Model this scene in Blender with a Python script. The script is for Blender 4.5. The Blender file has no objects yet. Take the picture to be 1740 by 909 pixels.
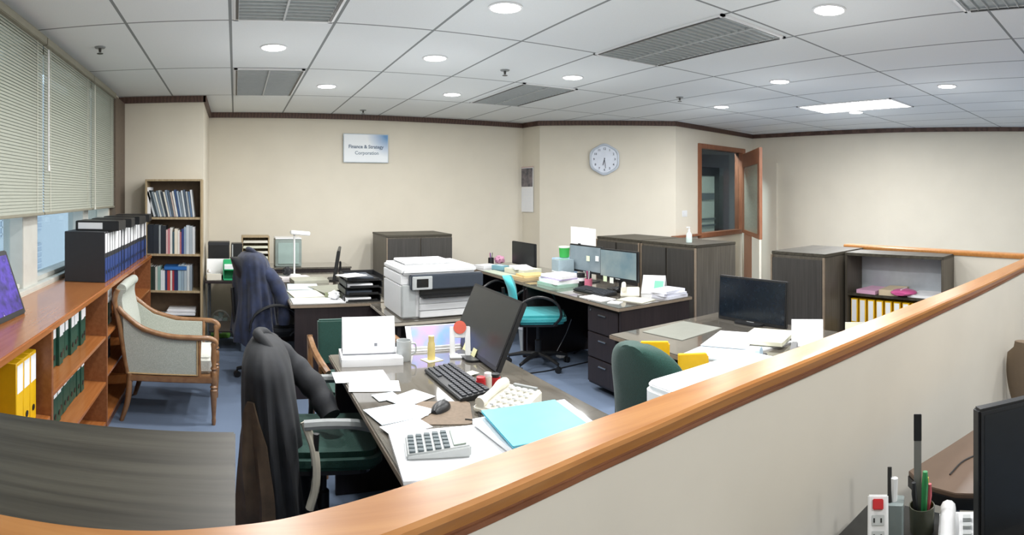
import bpy, bmesh, math, random
from mathutils import Vector, Matrix
R = math.radians
PI = math.pi
col = bpy.context.scene.collection
# ------------------------------------------------------------------ room coordinates
# camera stands at the origin, 1.6 m above the carpet; +Y towards the back wall, -X towards the windows
EYE, CEIL, FPX, X0, Y0 = 1.6, 2.62, 980.0, 400.0, 330.0
def az(px): return (px - X0) / FPX
def P(px, py, z):
    r = FPX * (EYE - z) / (py - Y0)
    return Vector((r * math.sin(az(px)), r * math.cos(az(px)), z))
def Zat(py, x, y): return EYE - (py - Y0) * math.hypot(x, y) / FPX

# ------------------------------------------------------------------ materials
def lin(c):
    if isinstance(c, str):
        c = [int(c[i:i + 2], 16) / 255 for i in (0, 2, 4)]
    return tuple(v / 12.92 if v <= .04045 else ((v + .055) / 1.055) ** 2.4 for v in c) + (1,)
MC = {}
def mat(name, c, rough=.5, kind='noise', scale=30, amt=.08, bump=0, metal=0, c2=None, emit=0, stretch=(1, 1, 1), spec=.5, coat=0, sheen=0):
    if name in MC: return MC[name]
    m = bpy.data.materials.new(name); m.use_nodes = True
    nt = m.node_tree; N = nt.nodes; L = nt.links
    b = N['Principled BSDF']
    b.inputs['Roughness'].default_value = rough
    b.inputs['Metallic'].default_value = metal
    b.inputs['Specular IOR Level'].default_value = spec
    b.inputs['Coat Weight'].default_value = coat
    b.inputs['Sheen Weight'].default_value = sheen
    c = lin(c)
    d = lin(c2) if c2 else tuple(v * (1 - 2 * amt) for v in c[:3]) + (1,)
    tc = N.new('ShaderNodeTexCoord'); mp = N.new('ShaderNodeMapping')
    mp.inputs['Scale'].default_value = stretch
    L.new(tc.outputs['Object'], mp.inputs['Vector'])
    if kind == 'wave':
        t = N.new('ShaderNodeTexWave'); t.inputs['Scale'].default_value = scale
        t.inputs['Distortion'].default_value = 6; t.inputs['Detail'].default_value = 4; t.inputs['Detail Scale'].default_value = 1.5
        out = t.outputs['Fac']
    elif kind == 'voronoi':
        t = N.new('ShaderNodeTexVoronoi'); t.inputs['Scale'].default_value = scale; out = t.outputs['Distance']
    else:
        t = N.new('ShaderNodeTexNoise'); t.inputs['Scale'].default_value = scale; t.inputs['Detail'].default_value = 5; out = t.outputs['Fac']
    L.new(mp.outputs['Vector'], t.inputs['Vector'])
    r = N.new('ShaderNodeValToRGB')
    r.color_ramp.elements[0].position = .32; r.color_ramp.elements[1].position = .68
    r.color_ramp.elements[0].color = d; r.color_ramp.elements[1].color = c
    L.new(out, r.inputs['Fac']); L.new(r.outputs['Color'], b.inputs['Base Color'])
    if bump:
        bp = N.new('ShaderNodeBump'); bp.inputs['Strength'].default_value = bump; bp.inputs['Distance'].default_value = .01
        L.new(out, bp.inputs['Height']); L.new(bp.outputs['Normal'], b.inputs['Normal'])
    if emit:
        b.inputs['Emission Color'].default_value = c; b.inputs['Emission Strength'].default_value = emit
    MC[name] = m
    return m
def plain(c, rough=.5, **k):
    key = 'tone_%s_%d' % (c, int(rough * 100)); return mat(key, c, rough, amt=.04, scale=14, **k)
def glassmat(name, c, rough=0.02, alpha=.25):
    m = bpy.data.materials.new(name); m.use_nodes = True
    nt = m.node_tree; N = nt.nodes; L = nt.links; N.remove(N['Principled BSDF'])
    o = N['Material Output']; mx = N.new('ShaderNodeMixShader'); tr = N.new('ShaderNodeBsdfTransparent'); gl = N.new('ShaderNodeBsdfGlossy')
    gl.inputs['Roughness'].default_value = rough; tr.inputs['Color'].default_value = lin(c)
    mx.inputs[0].default_value = alpha
    L.new(tr.outputs[0], mx.inputs[1]); L.new(gl.outputs[0], mx.inputs[2]); L.new(mx.outputs[0], o.inputs['Surface'])
    return m
def emis(name, c, s):
    m = bpy.data.materials.new(name); m.use_nodes = True
    N = m.node_tree.nodes; b = N['Principled BSDF']
    b.inputs['Base Color'].default_value = lin(c); b.inputs['Emission Color'].default_value = lin(c); b.inputs['Emission Strength'].default_value = s
    return m

M_wall = mat('wall_paint', 'ddd6c6', .75, scale=3, amt=.02, bump=.03)
M_part = mat('partition_paint', 'd3cdc0', .7, scale=2.5, amt=.03, bump=.03)
M_trim = mat('dark_trim', '5e463d', .5, 'wave', 8, c2='4c372f')
M_cap = mat('orange_wood', 'b98148', .3, 'noise', 6, c2='aa7038', stretch=(.6, 9, 9), coat=.08)
M_bead = mat('bead_wood', '8a5a3c', .3, 'noise', 6, c2='6f452c', stretch=(.6, 9, 9))
M_cred = mat('credenza_wood', 'ae703f', .22, 'noise', 5, c2='9e6032', stretch=(9, .5, 9), coat=.3)
M_credin = mat('credenza_inner', '925f3c', .4, 'noise', 5, c2='814f2f', stretch=(9, .6, 9))
M_frame = mat('frame_wood', '98664a', .35, 'noise', 8, c2='85543c', stretch=(6, 6, .6))
M_cab = mat('cabinet_laminate', '5a544b', .38, 'noise', 7, c2='474239', stretch=(9, 9, .35), bump=.05)
M_cabd = mat('cabinet_door', '45423f', .35, 'noise', 7, c2='383633', stretch=(9, 9, .35), bump=.05)
M_cabt = mat('cabinet_top', '4c483e', .45, 'noise', 3.2, c2='312d25', stretch=(.55, 11, 11), bump=.08, spec=.3)
M_edge = mat('edge_strip', '8b7c6b', .4)
M_desk = mat('desk_top', '6b665e', .1, 'noise', 6, c2='57524a', stretch=(9, .6, 9), coat=.8)
M_deskb = mat('desk_body', '2c2324', .45, 'noise', 6, c2='221b1c', stretch=(8, 8, .6))
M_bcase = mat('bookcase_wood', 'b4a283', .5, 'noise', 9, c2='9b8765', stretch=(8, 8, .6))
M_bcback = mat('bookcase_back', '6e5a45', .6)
M_white = mat('white_plastic', 'e6e7e8', .35, amt=.01)
M_cream = mat('cream_plastic', 'ddd9cb', .4, amt=.02)
M_paper = mat('paper', 'f0f1f3', .7, scale=8, amt=.015)
M_paperc = mat('cream_paper', 'dfdfc9', .7, scale=8, amt=.03)
M_paperb = mat('pale_blue_paper', 'd2e1ea', .6, scale=8, amt=.03)
M_black = mat('black_plastic', '1d1e20', .4, amt=.05)
M_dgrey = mat('dark_grey_plastic', '3a424d', .4, amt=.04)
M_screen = mat('dark_screen', '15191c', .18, amt=.05, spec=.6)
M_matte = mat('matte_screen', '2c2f30', .3, amt=.05)
M_grey = mat('grey_plastic', '8d9191', .45, amt=.05)
M_lgrey = mat('light_grey_plastic', 'b9bdbd', .45, amt=.03)
M_metal = mat('steel', '9da0a2', .25, metal=.9, amt=.03)
M_bmetal = mat('black_metal', '202124', .35, metal=.4, amt=.05)
M_green = mat('green_fabric', '1e4a42', .9, scale=260, c2='17392f', bump=.25, sheen=.2)
M_cyan = mat('cyan_fabric', '43b3b8', .85, scale=260, c2='35999f', bump=.25, sheen=.2)
M_teal = mat('teal_fabric', '1f5f66', .9, scale=260, c2='184c52', bump=.25)
M_jack = mat('charcoal_cloth', '1a1d23', .75, scale=9, c2='101216', bump=.25, sheen=.03)
M_navy = mat('navy_cloth', '202b49', .8, scale=12, c2='121829', bump=.3, sheen=.15)
M_brown = mat('brown_lining', '5c4b3a', .7, scale=12, c2='43362a', bump=.25)
M_cane = mat('pale_upholstery', 'b9bdb4', .85, 'voronoi', 220, c2='a4a99f', bump=.2)
M_gold = mat('gold_trim', 'c9a878', .5)
M_chwood = mat('chair_wood', '96704d', .3, 'noise', 10, c2='7b5637', stretch=(2, 2, 2), coat=.2)
M_yellow = mat('yellow_board', 'e8b80e', .45, amt=.03)
M_dgreen = mat('dark_green_board', '1f4a3c', .5, amt=.05)
M_blueb = mat('blue_board', '27417f', .45, amt=.05)
M_blackb = mat('black_board', '24262b', .5, amt=.05)
M_red = mat('red_plastic', 'c2272c', .4, amt=.04)
M_blind = mat('blind_slat', 'a5a89b', .55, amt=.03)
M_brownp = mat('brown_mat', '7b6a58', .7, scale=60, amt=.1)

def dates_mat():
    m = mat('calendar_print', 'eef0f2', .6, 'noise', 10, c2='e8ebef'); nt = m.node_tree; N = nt.nodes; L = nt.links
    tc = N.new('ShaderNodeTexCoord'); sp = N.new('ShaderNodeSeparateXYZ'); cb = N.new('ShaderNodeCombineXYZ'); L.new(tc.outputs['Object'], sp.inputs[0]); L.new(sp.outputs[0], cb.inputs[0]); L.new(sp.outputs[2], cb.inputs[1])
    bk_ = N.new('ShaderNodeTexBrick'); bk_.offset = 0; bk_.inputs['Scale'].default_value = 48; bk_.inputs['Mortar Size'].default_value = .05; bk_.inputs['Brick Width'].default_value = 1; bk_.inputs['Row Height'].default_value = .8
    bk_.inputs['Color1'].default_value = lin('f0f1f3'); bk_.inputs['Color2'].default_value = lin('eceef2'); bk_.inputs['Mortar'].default_value = lin('dadee6')
    L.new(cb.outputs[0], bk_.inputs['Vector']); L.new(bk_.outputs['Color'], N['Principled BSDF'].inputs['Base Color']); return m
M_dates = dates_mat()
# carpet
def carpet():
    m = mat('carpet', '7788a0', .95, scale=420, c2='5d6c84', bump=.5)
    return m
M_carpet = carpet()
# ceiling tiles with seams, in room coordinates
def ceiling_mat():
    m = bpy.data.materials.new('ceiling_tiles'); m.use_nodes = True
    nt = m.node_tree; N = nt.nodes; L = nt.links; b = N['Principled BSDF']; b.inputs['Roughness'].default_value = .85
    tc = N.new('ShaderNodeTexCoord'); sp = N.new('ShaderNodeSeparateXYZ'); L.new(tc.outputs['Object'], sp.inputs[0])
    def seam(o, off, per, half):
        a = N.new('ShaderNodeMath'); a.operation = 'SUBTRACT'; a.inputs[1].default_value = off; L.new(o, a.inputs[0])
        d = N.new('ShaderNodeMath'); d.operation = 'DIVIDE'; d.inputs[1].default_value = per; L.new(a.outputs[0], d.inputs[0])
        f = N.new('ShaderNodeMath'); f.operation = 'FRACT'; L.new(d.outputs[0], f.inputs[0])
        s = N.new('ShaderNodeMath'); s.operation = 'SUBTRACT'; s.inputs[1].default_value = .5; L.new(f.outputs[0], s.inputs[0])
        ab = N.new('ShaderNodeMath'); ab.operation = 'ABSOLUTE'; L.new(s.outputs[0], ab.inputs[0])
        g = N.new('ShaderNodeMath'); g.operation = 'GREATER_THAN'; g.inputs[1].default_value = .5 - half / per; L.new(ab.outputs[0], g.inputs[0])
        return g.outputs[0]
    s1 = seam(sp.outputs[0], TX0, TA, .009); s2 = seam(sp.outputs[1], TY0, TB, .009)
    mx = N.new('ShaderNodeMath'); mx.operation = 'MAXIMUM'; L.new(s1, mx.inputs[0]); L.new(s2, mx.inputs[1])
    nz = N.new('ShaderNodeTexNoise'); nz.inputs['Scale'].default_value = 160; L.new(tc.outputs['Object'], nz.inputs['Vector'])
    cr = N.new('ShaderNodeValToRGB'); cr.color_ramp.elements[0].color = lin('e0e4e4'); cr.color_ramp.elements[1].color = lin('e9eced'); L.new(nz.outputs['Fac'], cr.inputs['Fac'])
    mc = N.new('ShaderNodeMix'); mc.data_type = 'RGBA'; L.new(mx.outputs[0], mc.inputs[0]); L.new(cr.outputs[0], mc.inputs[6]); mc.inputs[7].default_value = lin('858989')
    L.new(mc.outputs[2], b.inputs['Base Color'])
    return m
TX0, TA, TY0, TB = -.03, .62, 3.38, 1.27
M_ceil = ceiling_mat()

# ------------------------------------------------------------------ mesh builder
class MB:
    def __init__(s): s.v = []; s.f = []; s.M = Matrix()
    def add(s, vs, fs):
        n = len(s.v); s.v += [s.M @ Vector(v) for v in vs]; s.f += [tuple(i + n for i in f) for f in fs]; return s
    def box(s, x0, x1, y0, y1, z0, z1):
        if x0 > x1: x0, x1 = x1, x0
        if y0 > y1: y0, y1 = y1, y0
        if z0 > z1: z0, z1 = z1, z0
        vs = [(x, y, z) for z in (z0, z1) for y in (y0, y1) for x in (x0, x1)]
        return s.add(vs, [(0, 2, 3, 1), (4, 5, 7, 6), (0, 1, 5, 4), (2, 6, 7, 3), (0, 4, 6, 2), (1, 3, 7, 5)])
    def prism(s, poly, z0, z1):
        n = len(poly)
        a = sum(poly[i][0] * poly[(i + 1) % n][1] - poly[(i + 1) % n][0] * poly[i][1] for i in range(n))
        if a < 0: poly = poly[::-1]
        vs = [(x, y, z0) for x, y in poly] + [(x, y, z1) for x, y in poly]
        return s.add(vs, [tuple(range(n))[::-1], tuple(range(n, 2 * n))] + [(i, (i + 1) % n, n + (i + 1) % n, n + i) for i in range(n)])
    def loft(s, rings, cap=True, closed=True):
        n = len(rings[0]); vs = [p for r in rings for p in r]; fs = []
        for k in range(len(rings) - 1):
            for i in range(n if closed else n - 1):
                j = (i + 1) % n; fs.append((k * n + i, k * n + j, (k + 1) * n + j, (k + 1) * n + i))
        if cap and closed:
            fs.append(tuple(range(n))[::-1]); fs.append(tuple(range((len(rings) - 1) * n, len(rings) * n)))
        return s.add(vs, fs)
    def tube(s, pts, rad, n=10):
        pts = [Vector(p) for p in pts]; rings = []
        rs = rad if isinstance(rad, (list, tuple)) else [rad] * len(pts)
        t = (pts[1] - pts[0]).normalized(); u = t.orthogonal().normalized()
        for i, p in enumerate(pts):
            if i == 0: t2 = pts[1] - pts[0]
            elif i == len(pts) - 1: t2 = pts[-1] - pts[-2]
            else: t2 = (pts[i + 1] - pts[i]).normalized() + (pts[i] - pts[i - 1]).normalized()
            t2.normalize(); u = (u - t2 * u.dot(t2)).normalized(); w = t2.cross(u)
            rings.append([p + (u * math.cos(a) + w * math.sin(a)) * rs[i] for a in [2 * PI * k / n for k in range(n)]])
        return s.loft(rings)
    def lathe(s, prof, c=(0, 0), n=20):
        return s.loft([[(c[0] + r * math.cos(2 * PI * k / n), c[1] + r * math.sin(2 * PI * k / n), z) for k in range(n)] for r, z in prof])
    def rbox(s, x0, x1, y0, y1, z0, z1, r=.02, n=5):
        "vertical-edge rounded slab"
        pts = []
        for cx, cy, a0 in ((x1 - r, y1 - r, 0), (x0 + r, y1 - r, 90), (x0 + r, y0 + r, 180), (x1 - r, y0 + r, 270)):
            for k in range(n + 1): a = R(a0 + 90 * k / n); pts.append((cx + r * math.cos(a), cy + r * math.sin(a)))
        return s.prism(pts, z0, z1)
def bez(pts, n=24):
    "smooth path through points (Catmull-Rom)"
    pts = [Vector(p) for p in pts]; q = [pts[0] * 2 - pts[1]] + pts + [pts[-1] * 2 - pts[-2]]; out = []
    k = max(2, n // (len(pts) - 1))
    for i in range(1, len(q) - 2):
        for j in range(k):
            t = j / k; a, b, c, d = q[i - 1:i + 3]
            out.append(.5 * ((2 * b) + (c - a) * t + (2 * a - 5 * b + 4 * c - d) * t * t + (3 * b - a - 3 * c + d) * t ** 3))
    return out + [pts[-1]]

def link(name, mb, m, bevel=0, seg=2, smooth=False, sub=0, crease=40):
    me = bpy.data.meshes.new(name); me.from_pydata([tuple(v) for v in mb.v], [], mb.f); me.update()
    bm = bmesh.new(); bm.from_mesh(me); bmesh.ops.recalc_face_normals(bm, faces=bm.faces)
    if bevel:
        ed = [e for e in bm.edges if len(e.link_faces) == 2 and e.calc_face_angle(0) > R(35)]
        bmesh.ops.bevel(bm, geom=ed, offset=bevel, segments=seg, affect='EDGES', clamp_overlap=True)
    if smooth or bevel:
        for f in bm.faces: f.smooth = True
        for e in bm.edges:
            if len(e.link_faces) == 2 and e.calc_face_angle(0) > R(crease): e.smooth = False
    bm.to_mesh(me); bm.free(); me.materials.append(m)
    o = bpy.data.objects.new(name, me); col.objects.link(o)
    if sub:
        md = o.modifiers.new('soft', 'SUBSURF'); md.levels = md.render_levels = sub
    return o
def tag(o, label, cat, group=None, kind=None):
    if label: o['label'] = label
    if cat: o['category'] = cat
    if group: o['group'] = group
    if kind: o['kind'] = kind
    return o
def thing(name, label, cat, loc=(0, 0, 0), rz=0, group=None):
    o = bpy.data.objects.new(name, None); col.objects.link(o); o.location = loc; o.rotation_euler = (0, 0, rz); o.empty_display_size = .1
    return tag(o, label, cat, group)
def part(name, mb, m, parent, label=None, **k):
    o = link(name, mb, m, **k); o.parent = parent
    if label: o['label'] = label
    return o
def solo(name, mb, m, label, cat, loc=(0, 0, 0), rz=0, group=None, rot=None, **k):
    o = link(name, mb, m, **k); o.location = loc; o.rotation_euler = rot if rot else (0, 0, rz)
    return tag(o, label, cat, group)
def struct(name, mb, m, label=None, parent=None, cat=None, **k):
    o = link(name, mb, m, **k)
    if parent: o.parent = parent
    else: tag(o, label or name.replace('_', ' '), cat or name.split('_')[0], kind='structure')
    return o
def copy_tree(o, parent=None, label=None):
    c = o.copy(); col.objects.link(c); c.parent = parent
    if label: c['label'] = label
    for ch in list(o.children): copy_tree(ch, c)
    return c
def text_mb(txt, size, depth=.002, align='CENTER', bold=0):
    cu = bpy.data.curves.new('lettering', 'FONT'); cu.body = txt; cu.size = size; cu.extrude = depth / 2; cu.align_x = align; cu.align_y = 'CENTER'; cu.offset = bold; cu.resolution_u = 3
    ob = bpy.data.objects.new('lettering_source', cu); col.objects.link(ob)
    dg = bpy.context.evaluated_depsgraph_get(); dg.update(); me = bpy.data.meshes.new_from_object(ob.evaluated_get(dg))
    mb = MB(); mb.add([tuple(v.co) for v in me.vertices], [tuple(p.vertices) for p in me.polygons])
    bpy.data.objects.remove(ob); bpy.data.meshes.remove(me); bpy.data.curves.remove(cu)
    return mb
def upright(mb):  # text plane XY -> XZ facing -Y
    mb.v = [Vector((v.x, -v.z, v.y)) for v in mb.v]; return mb
ORD = ['first', 'second', 'third', 'fourth', 'fifth', 'sixth', 'seventh', 'eighth', 'ninth', 'tenth', 'eleventh', 'twelfth', 'thirteenth', 'fourteenth', 'fifteenth',
       'sixteenth', 'seventeenth', 'eighteenth', 'nineteenth', 'twentieth', 'twenty-first', 'twenty-second', 'twenty-third', 'twenty-fourth', 'twenty-fifth', 'twenty-sixth']
rnd = random.Random(5)

# ------------------------------------------------------------------ THE SHELL
XW = -1.22           # window plane
BACK = 7.2
struct('floor', MB().box(-1.6, 9.2, -2.6, 9.0, -.05, 0), M_carpet, 'blue-grey carpet floor of the office')
struct('ceiling', MB().box(-1.6, 9.2, -2.6, 9.0, CEIL, CEIL + .05), M_ceil, 'white suspended tile ceiling')
# left wall with the window band
wl = MB(); wl.box(-1.42, XW, -2.6, 6.0, 0, 1.0).box(-1.42, XW, -2.6, 6.0, 2.5, CEIL).box(-1.42, XW, -2.6, .4, 1.0, 2.5).box(-1.42, XW, 5.45, 6.0, 1.0, 2.5)
struct('wall_left', wl, M_wall, 'window wall behind the blinds')
wf = MB()
for a, b in ((3.24, 3.5), (4.62, 4.8), (1.9, 2.1)): wf.box(-1.38, -1.25, a, b, 1.0, 2.5)
wf.box(-1.4, -1.22, .4, 5.45, 1.0, 1.03).box(-1.38, -1.27, .4, 5.45, 1.03, 1.06)
w1 = struct('window_1', wf, plain('c9cac3', .5), 'pale framed window band above the low orange bookshelf', bevel=.004)
struct('window_pane', MB().box(-1.345, -1.335, .4, 5.45, 1.04, 2.5), glassmat('window_glass', 'd8e2e6', .02, .06), parent=w1)
struct('wall_column', MB().box(-1.42, -.33, 5.98, 7.4, 0, CEIL), M_wall, 'cream pier behind the bookcase', cat='wall')
struct('trim_1', MB().box(-1.22, -1.16, 5.5, 5.98, 1.0, CEIL - .06), mat('corner_post', '6a5d50', .6), 'dark brown corner strip beside the blinds', bevel=.003)
wallpts = [(-.33, BACK), (3.98, BACK + .12), (4.05, 6.95), (5.6, 5.85), (7.75, 6.2), (8.1, 3.8), (8.75, 1.2), (8.75, -2.5)]
def wallseg(name, a, b, label, z0=0, z1=CEIL, t=.1, m=M_wall):
    a = Vector(a); b = Vector(b); d = (b - a).normalized(); n = Vector((-d.y, d.x)) * t
    return struct(name, MB().prism([tuple(a), tuple(b), tuple(b + n), tuple(a + n)], z0, z1), m, label)
def wl_poly(a, b, n, u0, u1): return None
wallseg('wall_back', wallpts[0], wallpts[1], 'long cream back wall with the blue sign')
wallseg('wall_back_return', wallpts[1], wallpts[2], 'narrow cream wall return with the hanging calendar')
wallseg('wall_clock', wallpts[2], wallpts[3], 'cream wall with the round clock')
# wall with the interior window (opening from px 1187 to px 1257)
A = Vector(wallpts[3]); B = Vector(wallpts[4]); D = (B - A).normalized(); NN = Vector((-D.y, D.x))
def on_wall(px, A=A, D=D):
    s, c = math.sin(az(px)), math.cos(az(px))
    # solve r*(s,c) = A + t D
    det = s * (-D.y) + c * D.x
    r = (A.x * (-D.y) + A.y * D.x) / det
    return Vector((r * s, r * c)), r
def quad(mb, a, b, z0, z1, t, n=NN, off=0):
    a = a + n * off; b = b + n * off; return mb.prism([tuple(a), tuple(b), tuple(b + n * t), tuple(a + n * t)], z0, z1)
pa, ra = on_wall(1187); pb, rb = on_wall(1262)
WZ0, WZ1 = EYE - 70 * ra / FPX, EYE + 82 * ra / FPX
mbw = MB(); quad(mbw, A, pa, 0, CEIL, .1); quad(mbw, pb, B, 0, CEIL, .1); quad(mbw, pa, pb, 0, WZ0, .1); quad(mbw, pa, pb, WZ1, CEIL, .1)
struct('wall_inner_window', mbw, M_wall, 'cream wall around the wood-framed inner window')
mbf = MB(); fd = D * .045
quad(mbf, pa - fd * .5, pa + fd, WZ0 - .04, WZ1 + .04, .16, off=-.03); quad(mbf, pb - fd, pb + fd, WZ0 - .04, WZ1 + .04, .16, off=-.03)
quad(mbf, pa + fd, pb - fd, WZ1 - .03, WZ1 + .04, .16, off=-.03); quad(mbf, pa + fd, pb - fd, WZ0 - .04, WZ0 + .03, .16, off=-.03)
w2 = struct('window_2', mbf, M_frame, 'wood-framed inner window looking into a dark room', bevel=.004)
mbg = MB(); quad(mbg, pa + fd, pb - fd, WZ0 + .03, WZ1 - .03, .008, off=.05); struct('window_pane', mbg, glassmat('inner_glass', 'c8d2d6', .03, .07), parent=w2)
# wood ledge left of the inner window
qa, _ = on_wall(1140); mbl = MB(); quad(mbl, qa, pa, WZ0 - .0, WZ0 + .03, .07, off=-.07); struct('trim_2', mbl, M_frame, 'short wooden ledge on the wall left of the inner window', bevel=.003)
# wooden post below the window and the open glazed door leaf by the corner
d0, _ = on_wall(1261); d0 = d0 * .985; r1 = 8.0; d1 = Vector((r1 * math.sin(az(1290)), r1 * math.cos(az(1290))))
DD = (d1 - d0); DL = DD.length; DD.normalize(); DN = Vector((-DD.y, DD.x)); z0, z1 = WZ0 - .02, EYE + 80 * r1 / FPX
mbd = MB(); quad(mbd, d0, d0 + DD * .1, z0, z1, .045, DN); quad(mbd, d1 - DD * .14, d1, z0, z1, .045, DN); quad(mbd, d0 + DD * .1, d1 - DD * .14, z1 - .22, z1, .045, DN); quad(mbd, d0 + DD * .1, d1 - DD * .14, z0, z0 + .06, .045, DN)
dr = struct('window_3', mbd, M_frame, 'narrow wood-framed side light at the wall corner', bevel=.004)
mbd = MB(); quad(mbd, d0 + DD * .1, d1 - DD * .14, z0 + .06, z1 - .22, .008, DN, .02); struct('window_pane', mbd, mat('frosted_glass', 'a9aa98', .25), parent=dr)
mbp = MB(); quad(mbp, d0 + DD * DL * .17, d0 + DD * DL * .60, 0, z0, .05, DN, -.012); struct('trim_3', mbp, M_frame, 'wooden post under the inner window frame', bevel=.004)
mbd = MB(); quad(mbd, d0 - DD * 0, d1, 0, z0, .03, DN); struct('wall_side_light', mbd, M_wall, 'low cream wall under the narrow side light')
wallseg('wall_right', wallpts[4], wallpts[5], 'cream wall on the right beyond the partition')
wallseg('wall_right_near', wallpts[5], wallpts[6], 'near stretch of the cream right-hand wall')
wallseg('wall_right_rear', wallpts[6], wallpts[7], 'cream wall behind the right-hand partition')
# shallow raised box standing in for the door leaf's shadow right of the corner
C_, D_ = Vector(wallpts[4]), (Vector(wallpts[5]) - Vector(wallpts[4])).normalized(); n_ = Vector((-D_.y, D_.x))
c1, r_1 = on_wall(1293, C_, D_); c2, r_2 = on_wall(1322, C_, D_)
mbc = MB(); quad(mbc, c1, c2, 0, EYE + 52 * r_1 / FPX, .06, n_, -.06); struct('wall_shadow_relief', mbc, M_wall, 'shallow cream box standing in for a shadow right of the inner window')
wallseg('wall_rear', (8.75, -2.5), (-1.42, -2.5), 'wall behind the viewer')
# dark crown trim
crown = MB()
def crownseg(a, b):
    a = Vector(a); b = Vector(b); d = (b - a).normalized(); n = Vector((-d.y, d.x)); crown.prism([tuple(a - n * .03 - d * .02), tuple(b - n * .03 + d * .02), tuple(b + n * .01 + d * .02), tuple(a + n * .01 - d * .02)], CEIL - .065, CEIL)
for i in range(len(wallpts) - 1): crownseg(wallpts[i], wallpts[i + 1])
crown.box(-1.22, -.31, 5.95, 5.98, CEIL - .065, CEIL); crown.box(-.33, -.30, 5.95, BACK, CEIL - .065, CEIL)
struct('trim_crown', crown, M_trim, 'dark brown wooden cornice along the top of the walls', cat='trim')
# dark room seen through the inner window
ctr = (pa + pb) / 2; e = NN
rm = MB(); quad(rm, A + D * .25, B + D * 1.3, 0, CEIL, .05, off=2.6); a_ = A + D * .25; b_ = B + D * 1.3
rm.prism([tuple(a_ + e * .1), tuple(a_ + e * 2.6), tuple(a_ + e * 2.6 - D * .05), tuple(a_ + e * .1 - D * .05)], 0, CEIL)
rm.prism([tuple(b_ + e * .1), tuple(b_ + e * 2.6), tuple(b_ + e * 2.6 + D * .05), tuple(b_ + e * .1 + D * .05)], 0, CEIL)
struct('wall_room_beyond', rm, mat('dark_room_wall', '7c7e80', .8), 'grey walls of the dark room beyond the inner window')
def beyond(px, off): s, r = on_wall(px); d = s.normalized(); return s + d * (off / max(.2, d.dot(NN)))
g0, g1, g2 = beyond(1186, 1.2), beyond(1214, 1.2), beyond(1221, 1.2)
scr = MB(); quad(scr, g0, g1, .0, EYE + 34 * 10 / FPX, .03)
struct('wall_screen_beyond', scr, mat('pale_screen', 'c3c8b4', .7), 'pale panel standing in the room beyond the inner window')
scr = MB(); quad(scr, g1, g2, .0, EYE + 50 * 10 / FPX, .05, off=-.01); quad(scr, g0, g2, EYE + 34 * 10 / FPX, EYE + 50 * 10 / FPX, .05, off=-.02)
struct('trim_screen_beyond', scr, plain('1a1c20', .5), 'black post and beam in the room beyond the inner window')
scr = MB()
for zz in (1.0, 1.12): quad(scr, g0, g1, zz, zz + .03, .02, off=-.03)
quad(scr, g0 + D * .06, g1 - D * .05, 1.5, 1.62, .02, off=-.03)
struct('trim_screen_bars', scr, plain('5d6464', .5), 'grey bars on the pale panel in the room beyond')

rc = pa * .6 + pb * .4 + NN * .35
ldr = bpy.data.lights.new('beyond_fill_light', 'AREA'); ldr.shape = 'DISK'; ldr.size = .2; ldr.energy = 90  # unseen lamp added to brighten the room behind the inner window
lor = bpy.data.objects.new('beyond_fill_light', ldr); col.objects.link(lor); lor.location = (rc.x, rc.y, CEIL - .02)
# ------------------------------------------------------------------ partitions
inner = [(-1.25, .735), (-.32, .765), (0, .805), (.14, .84), (.3, .885), (.5, .93), (.7, .96), (1.06, .985), (1.57, .97), (2.2, .94), (3.0, .89), (4.3, .83)]
inner = [tuple(v)[:2] for v in bez([(x, y, 0) for x, y in inner], 88)]
def offs(pts, d):
    out = []
    for i, p in enumerate(pts):
        a = Vector(pts[max(0, i - 1)]); b = Vector(pts[min(len(pts) - 1, i + 1)]); t = (b - a).normalized(); n = Vector((t.y, -t.x)); q = Vector(p) + n * d; out.append((q.x, q.y))
    return out
CAPZ = 1.14
def strip(d0, d1, z0, z1, pts=None):
    pts = pts or inner
    o0, o1 = offs(pts, d0), offs(pts, d1); n = len(o0)
    rings = [[(o0[i][0], o0[i][1], z0), (o1[i][0], o1[i][1], z0), (o1[i][0], o1[i][1], z1), (o0[i][0], o0[i][1], z1)] for i in range(n)]
    return MB().loft(rings)
def cap_loft(pts, w):
    rings = []
    prof = [(0, 0), (-.004, .014), (-.004, .026), (.004, .035), (w - .006, .035), (w + .001, .030), (w + .003, .022), (w - .002, .012), (w - .006, .0)]
    rows = [offs(pts, d) for d, z in prof]
    for i in range(len(pts)): rings.append([(rows[k][i][0], rows[k][i][1], CAPZ - .035 + prof[k][1]) for k in range(len(prof))])
    return MB().loft(rings)
pw = struct('wall_partition', strip(.012, .088, 0, CAPZ - .05), M_part, 'low cream partition wall in front of the viewer', cat='partition')
struct('wood_cap', cap_loft(inner, .102), M_cap, parent=pw, smooth=True, crease=14)['label'] = 'glossy orange-brown wooden cap rail'
struct('bead', strip(.004, .098, CAPZ - .052, CAPZ - .036), M_bead, parent=pw, bevel=.004)
side = [(4.62, 2.62), (4.5, 1.8), (4.3, .84)]
sidep = [tuple(v)[:2] for v in bez([(x, y, 0) for x, y in side], 12)]
ps = struct('wall_partition_side', strip(.012, .088, 0, CAPZ - .035, sidep[::-1]), M_part, 'low cream partition behind the open shelf unit', cat='partition')
struct('wood_cap', cap_loft(sidep[::-1], .102), M_cap, parent=ps, smooth=True, crease=14)

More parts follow.
